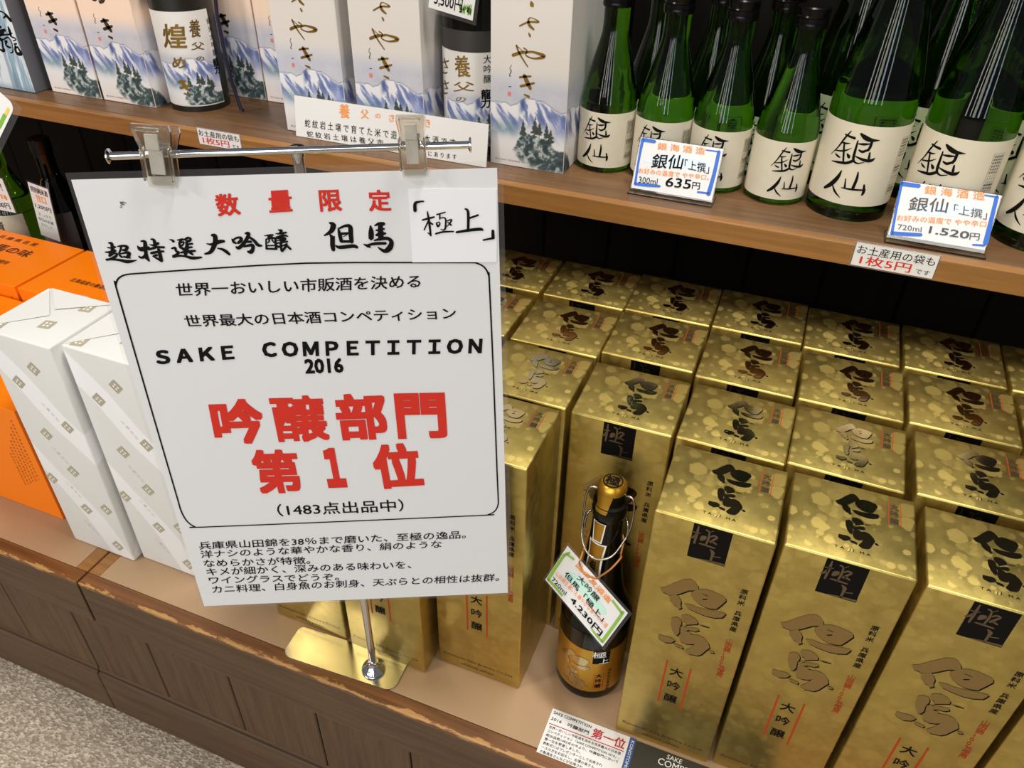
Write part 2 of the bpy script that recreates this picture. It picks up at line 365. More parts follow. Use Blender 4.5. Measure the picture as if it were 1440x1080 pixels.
def thing(name, label, cat, loc, group=None, rz=0):
    o = bpy.data.objects.new(name, None); COL.objects.link(o); o.location = loc; o.rotation_euler.z = rz; o.empty_display_size = .03
    ORG[o] = np.array(loc, float); return tag(o, label, cat, group)
def tag(o, label, cat, group=None):
    o['label'] = label; o['category'] = cat
    if group: o['group'] = group
    return o
def struct(o): o['kind'] = 'structure'; return o
def dup(root, loc, rz=0, label=None):
    r = root.copy(); COL.objects.link(r); r.location = loc; r.rotation_euler.z = rz
    if label: r['label'] = label
    for ch in root.children:
        c = ch.copy(); COL.objects.link(c); c.parent = r
        for g in ch.children: d = g.copy(); COL.objects.link(d); d.parent = c
    return r

# ------------------------------------------------------------------ setting
SH = .4; SHF = .318; WALL = .60; FLOOR = -.295
mb = MB(); mb.add([(-4, -5, FLOOR), (4, -5, FLOOR), (4, WALL, FLOOR), (-4, WALL, FLOOR)], [(0, 1, 2, 3)]); struct(mb.build('floor', M['carpet'], loc=(0, 0, FLOOR)))
mb = MB(); x = -3.0
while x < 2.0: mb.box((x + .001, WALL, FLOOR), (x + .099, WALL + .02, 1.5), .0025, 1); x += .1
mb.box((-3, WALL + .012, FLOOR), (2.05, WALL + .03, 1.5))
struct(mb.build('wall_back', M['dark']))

# ------------------------------------------------------------------ wall shelf
t = thing('wall_shelf', 'long brown lacquered wooden shelf carrying cartons and green bottles above the gold boxes', 'shelf', (-.6, SHF + .1, SH - .0225))
MB().box((-2.4, SHF + .012, SH - .0225), (1.3, WALL - .001, SH), .0008, 1).build('board', M['shelf'], t)
mb = MB(); mb.box((-2.4, SHF, SH - .0225), (1.3, SHF + .0118, SH - .0001), .0012, 2); mb.build('front_edge', M['shelf_edge'], t)

# ------------------------------------------------------------------ display platforms
PF = -.064
def platform(x0, x1, label, gx):
    t = thing('display_platform', label, 'platform', ((x0 + x1) / 2, .25, FLOOR + .001), 'low wooden display platforms')
    MB().box((x0 + .0165, PF + .017, -.018), (x1 - .0165, WALL - .003, 0), .0003, 1).build('top_panel', M['beige'], t)
    mb = MB(); mb.box((x0, PF, -.0062), (x1, PF + .0168, .0002), .0016, 3); mb.build('front_trim', M['trim'], t, loc=None)
    for a, b_ in ((x0, x0 + .0163), (x1 - .0163, x1)):
        MB().box((a, PF + .017, -.0225), (b_, WALL - .003, .0001), .0008, 1).build('end_trim', M['shelf_edge'], t)
    xa, xb = (-.6708, x1 - .001) if x0 > -1 else (x0 + .001, -.6714)
    MB().box((x0 + .0003, PF + .0004, -.0745), (x1 - .001, PF + .0168, -.0064), .0008, 1).build('top_rail', M['rail'], t)
    mb = MB(); g = [xa] + [q for q in gx if xa + .03 < q < xb - .03] + [xb]
    for a, b_ in zip(g[:-1], g[1:]): mb.box((a + .0009, PF + .0045, -.207), (b_ - .0009, PF + .014, -.0748), .0012, 1)
    mb.box((xa + .001, PF + .012, -.207), (xb - .001, PF + .02, -.075)); mb.build('plank_front', M['panel'], t)
    mb = MB(); mb.box((xa, PF - .001, FLOOR + .001), (xb, PF + .02, -.2055), .003, 2); mb.box((xa, PF + .003, -.2054), (xb, PF + .02, -.1985), .002, 2); mb.build('base_rail', M['rail'], t)
    return t
GX = [-3.0 + .2145 - .001 + .1175 * k for k in range(40)]; off = -.671 - min(GX, key=lambda q: abs(q + .671)); GX = [q + off for q in GX]
platform(-.6222, .95, 'low wooden display platform under the gold boxes and the white sign', GX)
platform(-2.2, -.6247, 'low wooden display platform under the orange boxes left of the joint', GX)

# ------------------------------------------------------------------ gold sake boxes
GW, GD, GH = .0895, .0830, .304
FA = Frame((0, 0, 0), (1, 0, 0), (0, 0, 1))                     # front of the box beside the bottle in the photo (local = world there)
TA = Frame((0, 0, GH), (1, 0, 0), (0, 1, 0))
zA = Z(915, 805, 9)
TJ = [[(120,190),(190,180),(300,130),(430,82),(510,82),(560,115),(595,165),(610,215),(570,222),(480,225),(380,262),(320,278),(240,285),(200,265),(140,240)],
      [(232,290),(330,278),(360,310),(385,360),(378,410),(390,445),(350,462),(330,430),(285,405),(245,355)],
      [(615,212),(690,208),(790,238),(890,285),(945,315),(955,355),(900,405),(830,460),(760,455),(680,435),(600,390),(540,340),(510,290),(508,250),(560,225)],
      [(420,390),(500,400),(580,435),(700,465),(800,480),(950,515),(930,545),(900,570),(800,570),(700,550),(560,495),(470,450)],
      [(265,570),(320,560),(370,580),(390,620),(388,650),(365,690),(362,760),(330,795),(300,780),(268,720),(255,640)],
      [(395,540),(430,530),(490,540),(560,580),(595,620),(590,652),(520,655),(440,660),(420,690),(520,690),(600,705),(608,735),(560,745),(480,725),(440,735),(520,765),(500,780),(450,775),(600,790),(680,830),(730,890),(745,950),(700,985),(640,1035),(590,1050),(480,1028),(430,990),(500,950),(560,900),(500,905),(440,900),(372,868),(358,810),(392,740),(372,690),(430,665),(440,625),(400,610),(385,580)],
      [(100,780),(170,800),(250,820),(310,855),(265,885),(180,882),(90,830)],
      [(280,885),(345,912),(410,940),(400,965),(300,920)], [(740,985),(775,992),(805,1005),(790,1018),(745,1008)]]
TJuv = [[FA.uv(zA(*p)) for p in pl] for pl in TJ]
SLIT = [[FA.uv(zA(*p)) for p in ((640,262),(660,272),(700,290),(745,305),(700,283))], [FA.uv(zA(*p)) for p in ((655,333),(720,330),(715,342),(660,345))], [FA.uv(zA(*p)) for p in ((600,655),(680,675),(750,698),(745,704),(670,685))]]
allp = np.array([p for pl in TJuv for p in pl]); flo, fhi = allp.min(0), allp.max(0)
zT = Z(970, 620, 9)
tl = [TA.uv(zT(*p)) for p in ((165, 790), (780, 440), (530, 932), (470, 288))]
tlo = (tl[0][0], tl[2][1]); thi = (tl[1][0] + .001, tl[3][1])
def tomap(p): return (tlo[0] + (p[0] - flo[0]) / (fhi[0] - flo[0]) * (thi[0] - tlo[0]), tlo[1] + (p[1] - flo[1]) / (fhi[1] - flo[1]) * (thi[1] - tlo[1]))
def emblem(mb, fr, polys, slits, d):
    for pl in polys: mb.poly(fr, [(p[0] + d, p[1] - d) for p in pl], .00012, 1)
    for pl in polys: mb.poly(fr, pl, .00028, 0)
    for pl in slits: mb.poly(fr, pl, .0004, 1)
def shrink(uv0, uv1, k): return tuple(np.array(uv0) + (np.array(uv1) - np.array(uv0)) * k)
gb = thing('gold_sake_box', 'gold foil sake box in the front row, just right of the swing-top bottle', 'sake box', (GW / 2, GD / 2, 0), 'gold sake boxes on the platform')
MB().box((0, 0, .0002), (GW, GD, GH), .0017, 3).build('carton', M['gold'], gb, smooth=30)
M['darkened_foil'] = mat('reflection_darkened_gold_foil', (172, 148, 98), .2, 1)  # darker copy of the foil for the fronts, dark reflection painted into its colour
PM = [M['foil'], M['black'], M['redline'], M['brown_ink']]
PF_ = [M['darkened_foil']] + PM[1:]
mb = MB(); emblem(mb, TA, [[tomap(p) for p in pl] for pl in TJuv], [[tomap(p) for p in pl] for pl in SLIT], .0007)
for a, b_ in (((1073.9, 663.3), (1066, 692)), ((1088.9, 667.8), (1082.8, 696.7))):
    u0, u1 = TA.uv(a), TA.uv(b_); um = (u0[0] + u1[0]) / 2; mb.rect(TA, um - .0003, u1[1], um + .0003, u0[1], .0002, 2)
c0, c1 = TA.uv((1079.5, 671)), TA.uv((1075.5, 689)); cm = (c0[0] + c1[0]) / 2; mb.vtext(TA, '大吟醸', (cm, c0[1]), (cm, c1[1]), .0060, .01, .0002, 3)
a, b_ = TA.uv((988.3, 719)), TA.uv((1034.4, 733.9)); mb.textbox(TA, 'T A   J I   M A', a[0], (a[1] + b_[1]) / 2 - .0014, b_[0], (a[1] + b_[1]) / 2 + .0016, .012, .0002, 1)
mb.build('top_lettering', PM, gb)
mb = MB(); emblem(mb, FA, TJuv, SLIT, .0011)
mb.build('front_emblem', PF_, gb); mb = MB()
for a, b_ in (((938.3, 928.6), (925.3, 985.6)), ((971.7, 941), (956.4, 998))):
    u0, u1 = FA.uv(a), FA.uv(b_); um = (u0[0] + u1[0]) / 2; mb.rect(FA, um - .0008, u1[1], um + .0008, u0[1], .0002, 2)
c0, c1 = FA.uv((951.5, 946)), FA.uv((942.2, 982)); mb.vtext(FA, '大吟醸', ((c0[0] + c1[0]) / 2, c0[1]), ((c0[0] + c1[0]) / 2, c1[1]), .0115, .012, .0002, 1)
c0, c1 = FA.uv((1046.5, 832.5)), FA.uv((1031.5, 885)); um = (c0[0] + c1[0]) / 2; mb.vtext(FA, '原料米 兵庫県産', (um, c0[1]), (um, c1[1]), .0056, .01, .0002, 1)
c0, c1 = FA.uv((1024.5, 902)), FA.uv((1011.5, 949)); mb.vtext(FA, '山田錦100％使用', (um, c0[1]), (um, c1[1]), .0056, .01, .0002, 2)
mb.build('front_lettering', PM, gb); mb = MB()
a, b_ = FA.uv((875.8, 1012)), FA.uv((985.6, 1058)); zz = (a[1] + b_[1]) / 2; mb.textbox(FA, 'Konotomo Sake Brewery Co.,Ltd', a[0], zz - .002, b_[0], zz + .0026, 0, .0002, 3)
a, b_ = FA.uv((902, 1032)), FA.uv((953.6, 1051)); zz = (a[1] + b_[1]) / 2; mb.textbox(FA, 'HYOGO JAPAN', a[0], zz - .0018, b_[0], zz + .0018, .004, .0002, 3)
mb.build('maker_lettering', PM, gb)
mb = MB(); q = [FA.uv(p) for p in ((976.4, 737.8), (1030.6, 753), (1018, 798.3), (965.8, 779.4))]
x0, x1, z0, z1 = (q[0][0] + q[3][0]) / 2, (q[1][0] + q[2][0]) / 2, (q[2][1] + q[3][1]) / 2, (q[0][1] + q[1][1]) / 2
mb.rect(FA, x0, z0, x1, GH - .0015, .0002, 1)
BX = Frame((.0936, .002, 0), (1, 0, 0), (0, 0, 1)); zB = Z(1130, 760, 12); bq = [BX.uv(zB(*p)) for p in ((400, 275), (1140, 510), (905, 1065), (195, 830))]
bx0, bx1, bz0, bz1 = (bq[0][0] + bq[3][0]) / 2, (bq[1][0] + bq[2][0]) / 2, (bq[2][1] + bq[3][1]) / 2, (bq[0][1] + bq[1][1]) / 2
sk = (bx1 - bx0) / 740
def kb(x, y, wd=0): u, v_ = BX.uv(zB(x, y)); return (x0 + (u - bx0) / (bx1 - bx0) * (x1 - x0), z0 + (v_ - bz0) / (bz1 - bz0) * (z1 - z0), wd * sk)
for st in ([(500,310,26),(440,450,50),(360,620,36)], [(345,405,16),(430,425,26),(520,440,16)], [(430,445,20),(370,500,50),(295,525,24)], [(640,385,44),(690,425,30),(660,540,44),(585,655,30)], [(690,432,14),(790,405,18)], [(705,515,26),(770,492,44),(835,525,40),(760,565,50),(685,605,50)], [(720,590,40),(800,645,40)], [(460,620,30),(570,652,44),(755,715,36)],
           [(665,735,22),(712,790,70),(690,850,50),(640,950,40)], [(720,865,22),(850,884,26)], [(395,892,16),(640,948,40),(912,1020,56)], [(505,560,60),(560,525,110),(600,510,80)]):
    mb.stroke(FA, [kb(*p) for p in st], .0004, 5, 0)
mb.build('black_label', [M['dim_foil'], M['black_gloss']], gb)
ROW = ['front row', 'second row', 'third row', 'back row']
boxes = [(.0939, .003, 0, 'front row, second right of the swing-top bottle', .4), (.1893, .0015, 0, 'front row, third right of the swing-top bottle', -.3), (.2838, .0010, 0, 'front row, cut off at the lower right corner', .1),
         (-.193, .0037, 0, 'front row, between the sign and the swing-top bottle', .1), (-.2885, -.0155, 0, 'front row, right behind the sign pole', -1.2), (-.3845, -.0125, 0, 'front row, leftmost, behind the steel base plate', -.4),
         (-.0956, .0886, 1, 'second row, directly behind the swing-top bottle', .6), (-.0026, .0905, 1, 'second row, behind the front box beside the bottle', -.8), (.0877, .0935, 1, 'second row, its top left of the rightmost one', -1.0), (.184, .0965, 1, 'second row, at the right border of the photo', .2),
         (-.1895, .0895, 1, 'second row, top showing beside the sign edge', .2), (-.2845, .0895, 1, 'second row, hidden behind the white sign', 0),
         (-.1880, .1765, 2, 'third row, top showing beside the sign edge', .6), (-.0975, .1890, 2, 'third row, two boxes behind the swing-top bottle', .2), (-.0055, .1855, 2, 'third row, fourth box from the right border', 0), (.0868, .1868, 2, 'third row, third box from the right border', .3), (.1795, .1895, 2, 'third row, second box from the right border', .2), (.2720, .1890, 2, 'third row, cut off by the right border', 0), (-.2830, .1770, 2, 'third row, its corner peeping out from the sign', -.3),
         (-.1880, .2725, 3, 'back row, top corner beside the sign edge', .6), (-.0980, .2770, 3, 'back row, three boxes behind the swing-top bottle', .5), (-.0070, .2795, 3, 'back row, fourth box from the right border', .4), (.0838, .2765, 3, 'back row, third box from the right border', .2), (.1768, .2785, 3, 'back row, second box from the right border', -.3), (.2690, .2780, 3, 'back row, cut off by the right border', .1), (-.2810, .2710, 3, 'back row, hidden behind the white sign', .2)]
for x, y, r_, lb, rz in boxes: dup(gb, (x + GW / 2, y + GD / 2, 0), math.radians(rz), 'gold foil sake box in the ' + lb)

# ------------------------------------------------------------------ watercolour print used on the upper cartons
def vnoise(x, y, seed):
    xi = np.floor(x).astype(int); yi = np.floor(y).astype(int); xf = x - xi; yf = y - yi
    h = lambda a, b_: ((np.sin(a * 127.1 + b_ * 311.7 + seed * 74.7) * 43758.5453) % 1)
    sx = xf * xf * (3 - 2 * xf); sy = yf * yf * (3 - 2 * yf)
    return (h(xi, yi) * (1 - sx) + h(xi + 1, yi) * sx) * (1 - sy) + (h(xi, yi + 1) * (1 - sx) + h(xi + 1, yi + 1) * sx) * sy
def fbm(x, y, seed, o=4): return sum(vnoise(x * 2 ** k, y * 2 ** k, seed + k) * .5 ** (k + 1) for k in range(o)) / (1 - .5 ** o)
def sm(a, b_, x): t = np.clip((x - a) / (b_ - a), 0, 1); return t * t * (3 - 2 * t)
RU = np.array([-.2, 0, .10, .2, .27, .36, .42, .48, .56, .62, .70, .78, .85, .92, 1.0, 1.1, 1.3, 1.6]); RV = np.array([.80, .80, .80, .80, .77, .81, .865, .895, .885, .87, .865, .83, .785, .755, .775, .80, .76, .70])
def landscape(U, V, top=(226, 222, 217), base=(228, 224, 220)):
    """watercolour of a snow mountain, mist and pines; U in box widths from the left, V in box widths from the bottom"""
    C = np.zeros(U.shape + (3,)); pb = np.array(top, float); pa = np.array(base, float)
    C[:] = pa + (pb - pa) * sm(.85, 1.3, V)[..., None]
    def lay(c, a): nonlocal C; a = np.clip(a, 0, 1)[..., None]; C = C * (1 - a) + np.array(c, float) * a
    rid = np.interp(U, RU, RV) + (fbm(U * 14, U * 0 + 3, 5) - .5) * .03
    n1 = fbm(U * 5, V * 7, 1); n2 = fbm(U * 16, V * 16, 2); n3 = fbm(U * 40, V * 40, 3)
    lay((204, 207, 218), sm(rid - .02, rid + .02, V) * (1 - sm(1.08, 1.36, V + n1 * .2)) * (.45 + .5 * n1))
    lay((168, 172, 196), sm(rid - .01, rid + .03, V) * (1 - sm(.9, 1.25, V)) * n1 * .5)
    inm = 1 - sm(rid - .008, rid + .004, V); dep = rid - V
    lay((240, 240, 243), inm * sm(.2, .32, V) * .9)
    d = (U - .5); slope = np.where(d < 0, U * 9 + V * 7.5, U * 9 + V * -3 + V * 8)
    st = fbm(slope * 1.5, (V - U * .4) * 2.6, 11, 4)
    lay((118, 132, 188), inm * sm(.56, .64, st + dep * .45) * (1 - sm(.22, .42, dep)) * .85 * sm(.0, .04, dep))
    lay((84, 104, 158), inm * sm(.64, .74, st + dep * .28) * (1 - sm(.2, .36, dep)) * .7 * sm(.03, .07, dep))
    lay((64, 84, 140), np.exp(-((U - .43) / .035) ** 2) * inm * (1 - sm(.10, .2, dep)) * .8)
    lay((98, 100, 130), np.exp(-((V - rid) / .006) ** 2) * .75)
    lay((110, 142, 156), inm * np.exp(-((U - .22) / .2) ** 2 - ((V - .47) / .10) ** 2) * (.35 + .7 * n2))
    lay((104, 122, 184), inm * np.exp(-((U - .98) / .16) ** 2 - ((V - .56) / .11) ** 2) * (.4 + .6 * n2))
    lay((238, 234, 232), np.exp(-((U - .2) / .3) ** 2 - ((V - .24) / .13) ** 2) * .9)
    hill = np.interp(U, [-.1, .30, .40, .5, .6, .72, .82, .92, 1.0, 1.12, 1.2, 1.3], [-.1, .22, .36, .43, .44, .40, .36, .30, .27, .22, .1, -.1]) + (n2 - .5) * .10
    hl = np.interp(U, [-.1, .30, .42, .55, .7, 1.2], [.5, .22, .10, .06, .03, -.02])
    ih = sm(hill + .012, hill - .012, V) if False else (1 - sm(hill - .012, hill + .012, V))
    ih = ih * sm(hl - .06, hl + .05, V + (n1 - .5) * .1)
    lay((170, 182, 178), ih * .7); lay((58, 78, 80), ih * sm(.40, .62, n2 * .6 + n3 * .5 + (U - .6) * .25) * .95); lay((34, 54, 58), ih * sm(.55, .7, n2) * .6)
    for (tx, ty, th, tw) in ((.445, .38, .24, .055), (.60, .43, .25, .05), (.66, .42, .19, .05), (.755, .40, .21, .045), (.81, .34, .20, .06)):
        k = (V - ty) / th; wdt = tw * (1.05 - k) * (.65 + .5 * np.abs(np.sin(k * 13 + tx * 9))) * (.75 + .6 * n3)
        lay((52, 66, 56), ((k > .15) & (k < 1)) * (np.abs(U - tx) < wdt) * .92); lay((70, 72, 66), ((k > -.05) & (k < .4)) * (np.abs(U - tx) < .006) * .8)
    return C
def waterfall(U, V):
    C = np.zeros(U.shape + (3,)); C[:] = (150, 178, 196)
    s = fbm(U * 16 - V * 1.2, V * 1.3, 4); k = sm(.50, .64, s + .15 * np.exp(-((U - .25) / .35) ** 2))
    for c, a in (((226, 232, 236), k), ((94, 122, 146), sm(.55, .7, fbm(U * 20 - V, V * 1.1, 9)) * .5), ((120, 150, 168), (1 - sm(.0, .12, V)) * .6)):
        a = a[..., None]; C = C * (1 - a) + np.array(c, float) * a
    return C
_PM = {}
def printed(key, fr, fn, u0, u1, v0, v1, W, nu, nv, name, parent, uoff=0, n=.0002):
    """grid mesh carrying a printed picture as its own ink colours; u,v in metres on frame, picture units = box widths"""
    uu, vv = np.meshgrid(np.linspace(u0, u1, nu), np.linspace(v0, v1, nv)); C = fn(uu / W + uoff, vv / W)
    c = C / 255.0; c = np.where(c <= .04045, c / 12.92, ((c + .055) / 1.055) ** 2.4)
    mb = MB(); V = [fr.pt(a, b_, n) for a, b_ in zip(uu.ravel(), vv.ravel())]
    F = [(j * nu + i, j * nu + i + 1, (j + 1) * nu + i + 1, (j + 1) * nu + i) for j in range(nv - 1) for i in range(nu - 1)]
    mb.add(V, F); o = mb.build(name, M['print'], parent, smooth='full')
    at = o.data.color_attributes.new('print', 'FLOAT_COLOR', 'POINT'); at.data.foreach_set('color', np.concatenate([c.reshape(-1, 3), np.ones((nu * nv, 1))], 1).ravel())
    return o

# ------------------------------------------------------------------ cartons on the shelf
W3 = Frame((-.2905, .3695, SH), (1, 0, 0), (0, 0, 1)); zW = Z(700, 0, 7.714); kW = .0875 / 103 / 7.714
def wk(pts): return [(*W3.uv(zW(p[0], p[1])), p[2] * kW) for p in pts]
SASA = [wk(s_) for s_ in ([(365,15,14),(375,50,42),(390,72,14)], [(240,282,14),(340,238,18),(450,238,16),(370,192,8),(338,212,18),(347,272,30),(395,320,18)], [(340,360,14),(352,385,22),(355,400,14)],
        [(165,600,30),(250,572,30),(320,566,24),(390,565,20),(510,610,34),(400,635,16),(310,600,14),(322,550,12),(285,520,14)], [(205,490,18),(240,580,18),(330,725,12)], [(205,490,8),(280,560,8)],
        [(240,840,20),(300,830,22),(365,828,16)], [(250,935,26),(330,918,24),(400,900,18)], [(290,815,34),(325,895,44),(360,965,30)], [(290,1025,16),(345,1050,24)])]
KI = SASA[6:]
SIG = [wk(s_) for s_ in ([(155,705,5),(135,740,5),(150,770,8),(130,820,6),(150,825,5)], [(125,940,8),(150,938,6)])]
SEAL = W3.uv(zW(130, 1018))
CW, CD, CH = .0875, .0875, .30
def carton(label, x, y, kind, loc_only=False):
    t = thing('sake_carton', label, 'carton', (x + CW / 2, y + CD / 2, SH), 'landscape cartons on the shelf')
    fr = Frame((x, y, SH), (1, 0, 0), (0, 0, 1)); side = Frame((x + CW, y, SH), (0, 1, 0), (0, 0, 1))
    base = 'cartonwhite' if kind == 'white' else 'cartonpeach'
    MB().box((x, y, SH + .0003), (x + CW, y + CD, SH + CH), .0006, 2).build('carton', M[base], t)
    top = (226, 220, 213) if kind == 'white' else (252, 224, 200); bs = (228, 224, 222) if kind == 'white' else (240, 228, 222)
    printed(kind, fr, lambda U, V: landscape(U, V, top, bs), .0006, CW - .0006, .001, .2, CW, 96, 200, 'front_print', t)
    printed(kind + 's', side, lambda U, V: landscape(U, V, top, bs), .0006, CD * .55, .001, .2, CW, 40, 120, 'side_print', t, 1.0)
    mb = MB()
    if kind == 'white':
        for s_ in SASA: mb.stroke(fr, s_, .0004, 5, 0)
        mb.build('brush_lettering', [M['gold_ink'] if kind == 'white' else M['brown_ink']], t); mb = MB()
        for s_ in SIG: mb.stroke(fr, s_, .0004, 5, 1)
        mb.rect(fr, SEAL[0] - .002, SEAL[1] - .0022, SEAL[0] + .002, SEAL[1] + .0022, .0004, 2); mb.build('signature_and_seal', [M['gold_ink'], M['black'], M['seal'], M['fine_ink']], t)
    else:
        for s_ in KI: mb.stroke(fr, [(p[0] - .001, p[1] + .003, p[2] * 1.35) for p in s_], .0004, 5, 0)
        mb.textbox(fr, 'め', .026, .1215, .05, .146, .03, .0004, 0)
        mb.build('brush_lettering', [M['gold_ink'] if kind == 'white' else M['brown_ink']], t); mb = MB()
        for s_ in SIG: mb.stroke(fr, s_, .0004, 5, 1)
        mb.rect(fr, SEAL[0] - .002, SEAL[1] - .0022, SEAL[0] + .002, SEAL[1] + .0022, .0004, 2); mb.build('signature_and_seal', [M['brown_ink'], M['black'], M['seal'], M['fine_ink']], t)
    mb = MB(); mb.textbox(fr, '株式会社 本田商店', .006, .0055, .036, .0075, 0, .0004)
    mb.build('maker_print', M['fine_ink'], t); mb = MB()
    for k in range(5): mb.vtext(side, '大吟醸原材料名米こうじ醸造アルコール', (.052 + k * .006, .062), (.052 + k * .006, .018), .0022, 0, .0003)
    mb.build('fine_print', M['fine_ink'], t)
    return t
M['seal'] = mat('pale_red_seal', (232, 130, 116), .6)
carton('peach carton with snow mountain print and black brush letters, second from the left border', -.944, .3660, 'peach')
carton('peach carton with snow mountain print standing just left of the black label bottle', -.8532, .3665, 'peach')
carton('peach carton with mountain print set back, right behind the black label bottle', -.744, .4545, 'peach')
carton('peach carton set back, half hidden by the leftmost white carton', -.6542, .4540, 'peach')
carton('white carton with gold brush letters, leftmost of the white cartons', -.5620, .3668, 'white')
carton('white carton with gold brush letters above the right clip of the sign', -.4590, .3675, 'white')
carton('white carton with snow mountain and pines standing left of the green bottles', -.2908, .3695, 'white')
xx = float(ony((836, 60), .465)[0]) - CW
carton('white carton set back, a sliver showing left of the green bottles', xx, .465, 'white')
# blue waterfall carton
bx = -.957 - .0875
t = thing('waterfall_carton', 'pale blue carton with waterfall print and black brush letters at the left border', 'carton', (bx + CW / 2, .3497 + CD / 2, SH))
fr = Frame((bx, .3497, SH), (1, 0, 0), (0, 0, 1)); MB().box((bx, .3497, SH + .0003), (bx + CW, .3497 + CD, SH + CH), .0006, 2).build('carton', M['cartongrey'], t)
printed('fall', fr, waterfall, .0004, CW - .0004, .001, .2, CW, 96, 160, 'front_print', t)
zK = Z(0, 0, 12); kK = 1.35e-4
mb = MB()
for s_ in ([(0,188,18),(60,210,14),(110,260,34),(190,350,40)], [(60,305,12),(100,270,18)], [(0,455,34),(20,450,20)], [(-10,530,30),(90,505,26)], [(-10,590,26),(40,570,22),(70,545,14)], [(-10,610,10),(60,590,14),(150,580,14),(210,560,10)], [(140,450,16),(165,520,36),(185,610,26)], [(0,650,40),(40,690,30)], [(40,650,16),(50,780,22),(70,840,34),(40,855,26),(0,830,20)], [(60,670,14),(130,630,16),(190,690,14),(220,800,10),(215,880,14),(170,890,6)], [(80,700,14),(120,690,18),(100,745,22),(140,790,24),(190,800,14)], [(190,620,14),(250,640,16),(270,670,12),(225,690,10)], [(240,745,16),(285,735,16)], [(250,800,14),(310,795,20)], [(265,770,22),(265,850,30),(300,905,34),(360,900,34),(310,810,20)]):
    mb.stroke(fr, [(*fr.uv(zK(p[0], p[1])), p[2] * kK) for p in s_], .0004, 5)
mb.build('brush_lettering', M['black'], t)

# ------------------------------------------------------------------ green bottles of the shelf
def smooth_prof(P, k=5):
    P = [np.array(p, float) for p in P]; Q = []
    for i in range(len(P) - 1):
        a, b_, c, d = P[max(i - 1, 0)], P[i], P[i + 1], P[min(i + 2, len(P) - 1)]
        for j in range(k): t_ = j / k; q = .5 * (2 * b_ + (c - a) * t_ + (2 * a - 5 * b_ + 4 * c - d) * t_ ** 2 + (3 * b_ - a - 3 * c + d) * t_ ** 3); Q.append(tuple(q))
    return Q + [tuple(P[-1])]
zG = Z(1160, 180, 9.822); C7 = Cyl(.0915, .4085, .039, z0=SH)
GIN = [[(370,40,14),(280,140,26),(190,260,20),(95,355,8)],[(290,85,22),(350,115,30),(420,140,36)],[(235,195,16),(300,210,24),(355,208,8)],[(275,195,24),(265,330,28),(258,465,24)],[(155,305,16),(270,312,24),(375,275,6)],[(150,345,10),(180,380,30),(215,405,16)],[(310,350,14),(330,385,44),(335,410,30)],[(105,450,14),(200,470,34),(300,480,40),(390,450,40)],
       [(460,170,16),(435,260,28),(400,390,36),(400,450,30),(450,485,22),(540,470,10)],[(500,75,26),(560,130,60),(640,165,50),(755,168,8)],[(460,215,14),(540,222,34),(620,218,16)],[(650,180,34),(625,260,36),(590,310,34)],[(470,300,20),(520,325,36),(590,300,30)],[(420,385,14),(500,425,34),(590,450,44),(650,440,40),(690,408,6)],[(620,335,20),(605,420,34)],
       [(235,585,16),(180,680,50),(90,770,60),(0,820,36)],[(110,775,12),(140,870,30),(210,960,8)],[(290,695,14),(275,820,28)],[(230,820,14),(370,845,28),(555,855,22)],[(460,605,16),(440,700,36),(385,830,40)],[(540,780,22),(530,880,40),(505,925,20)]]
kG = .078 / 112 / 9.822
GUV = [[(*C7.uv(zG(p[0], p[1])), p[2] * kG) for p in s_] for s_ in GIN]; gu = np.mean([p[0] for s_ in GUV for p in s_]); gv = np.mean([p[1] for s_ in GUV for p in s_])
def green_bottle(name, label, group, cx, cy, r, H, prof, capz, capr, lab, ang):
    t = thing(name, label, 'bottle', (cx, cy, SH), group)
    MB().lathe(cx, cy, SH, prof, 48).build('glass', M['green_glass'], t, smooth=60)
    k = r / .039; cy_ = Cyl(cx, cy, r, z0=SH)
    mb = MB(); zt = capz; mb.lathe(cx, cy, SH, [(capr * .9, zt - .0005), (capr, zt), (capr * 1.03, zt + .002), (capr, zt + .004), (capr * 1.03, zt + .0045), (capr * 1.03, zt + .008), (capr * .97, zt + .0085), (capr * 1.0, zt + .0095), (capr * .97, zt + .0105), (capr, zt + .0115), (capr, zt + .017), (capr * .9, zt + .0182)], 40)
    mb.build('screw_cap', M['cap'], t, smooth=30)
    lb = MB().sheet(cy_, -1.95 * r, 1.95 * r, lab[0], lab[1], .0003, 48, 2, .0002).build('label', M['cream'], t, smooth=40)
    mb = MB(); mid = (lab[0] + lab[1]) / 2
    for s_ in GUV: mb.stroke(cy_, [((p[0] - gu) * k + ang * r, (p[1] - gv) * k + (gv - .0555) * k + mid, p[2] * k) for p in s_], .0008, 5)
    a = 1.12 * r + ang * r; hh = (lab[1] - lab[0]) * .36
    for (u0, v0, u1, v1) in ((a, mid - hh, a + .0002, mid + hh), (a + .012, mid - hh, a + .0122, mid + hh), (a, mid + hh - .0002, a + .0122, mid + hh), (a, mid - hh, a + .0122, mid - hh + .0002)): mb.rect(cy_, u0, v0, u1, v1, .0007, None, 4)
    for i in range(4): mb.vtext(cy_, '原材料名米米こうじ醸造アルコール度数', (a + .0022 + i * .0026, mid + hh * .9), (a + .0022 + i * .0026, mid - hh * .9), .0022, .004, .0007)
    mb.build('brush_lettering', M['black'], lb)
    return t
P3 = smooth_prof([(.028, .0003), (.0302, .003), (.0305, .008), (.0305, .066), (.0300, .076), (.0275, .088), (.0215, .112), (.0160, .132), (.0139, .142), (.0134, .152), (.0134, .167)], 4)
P3 = [(.024, .0003)] + P3
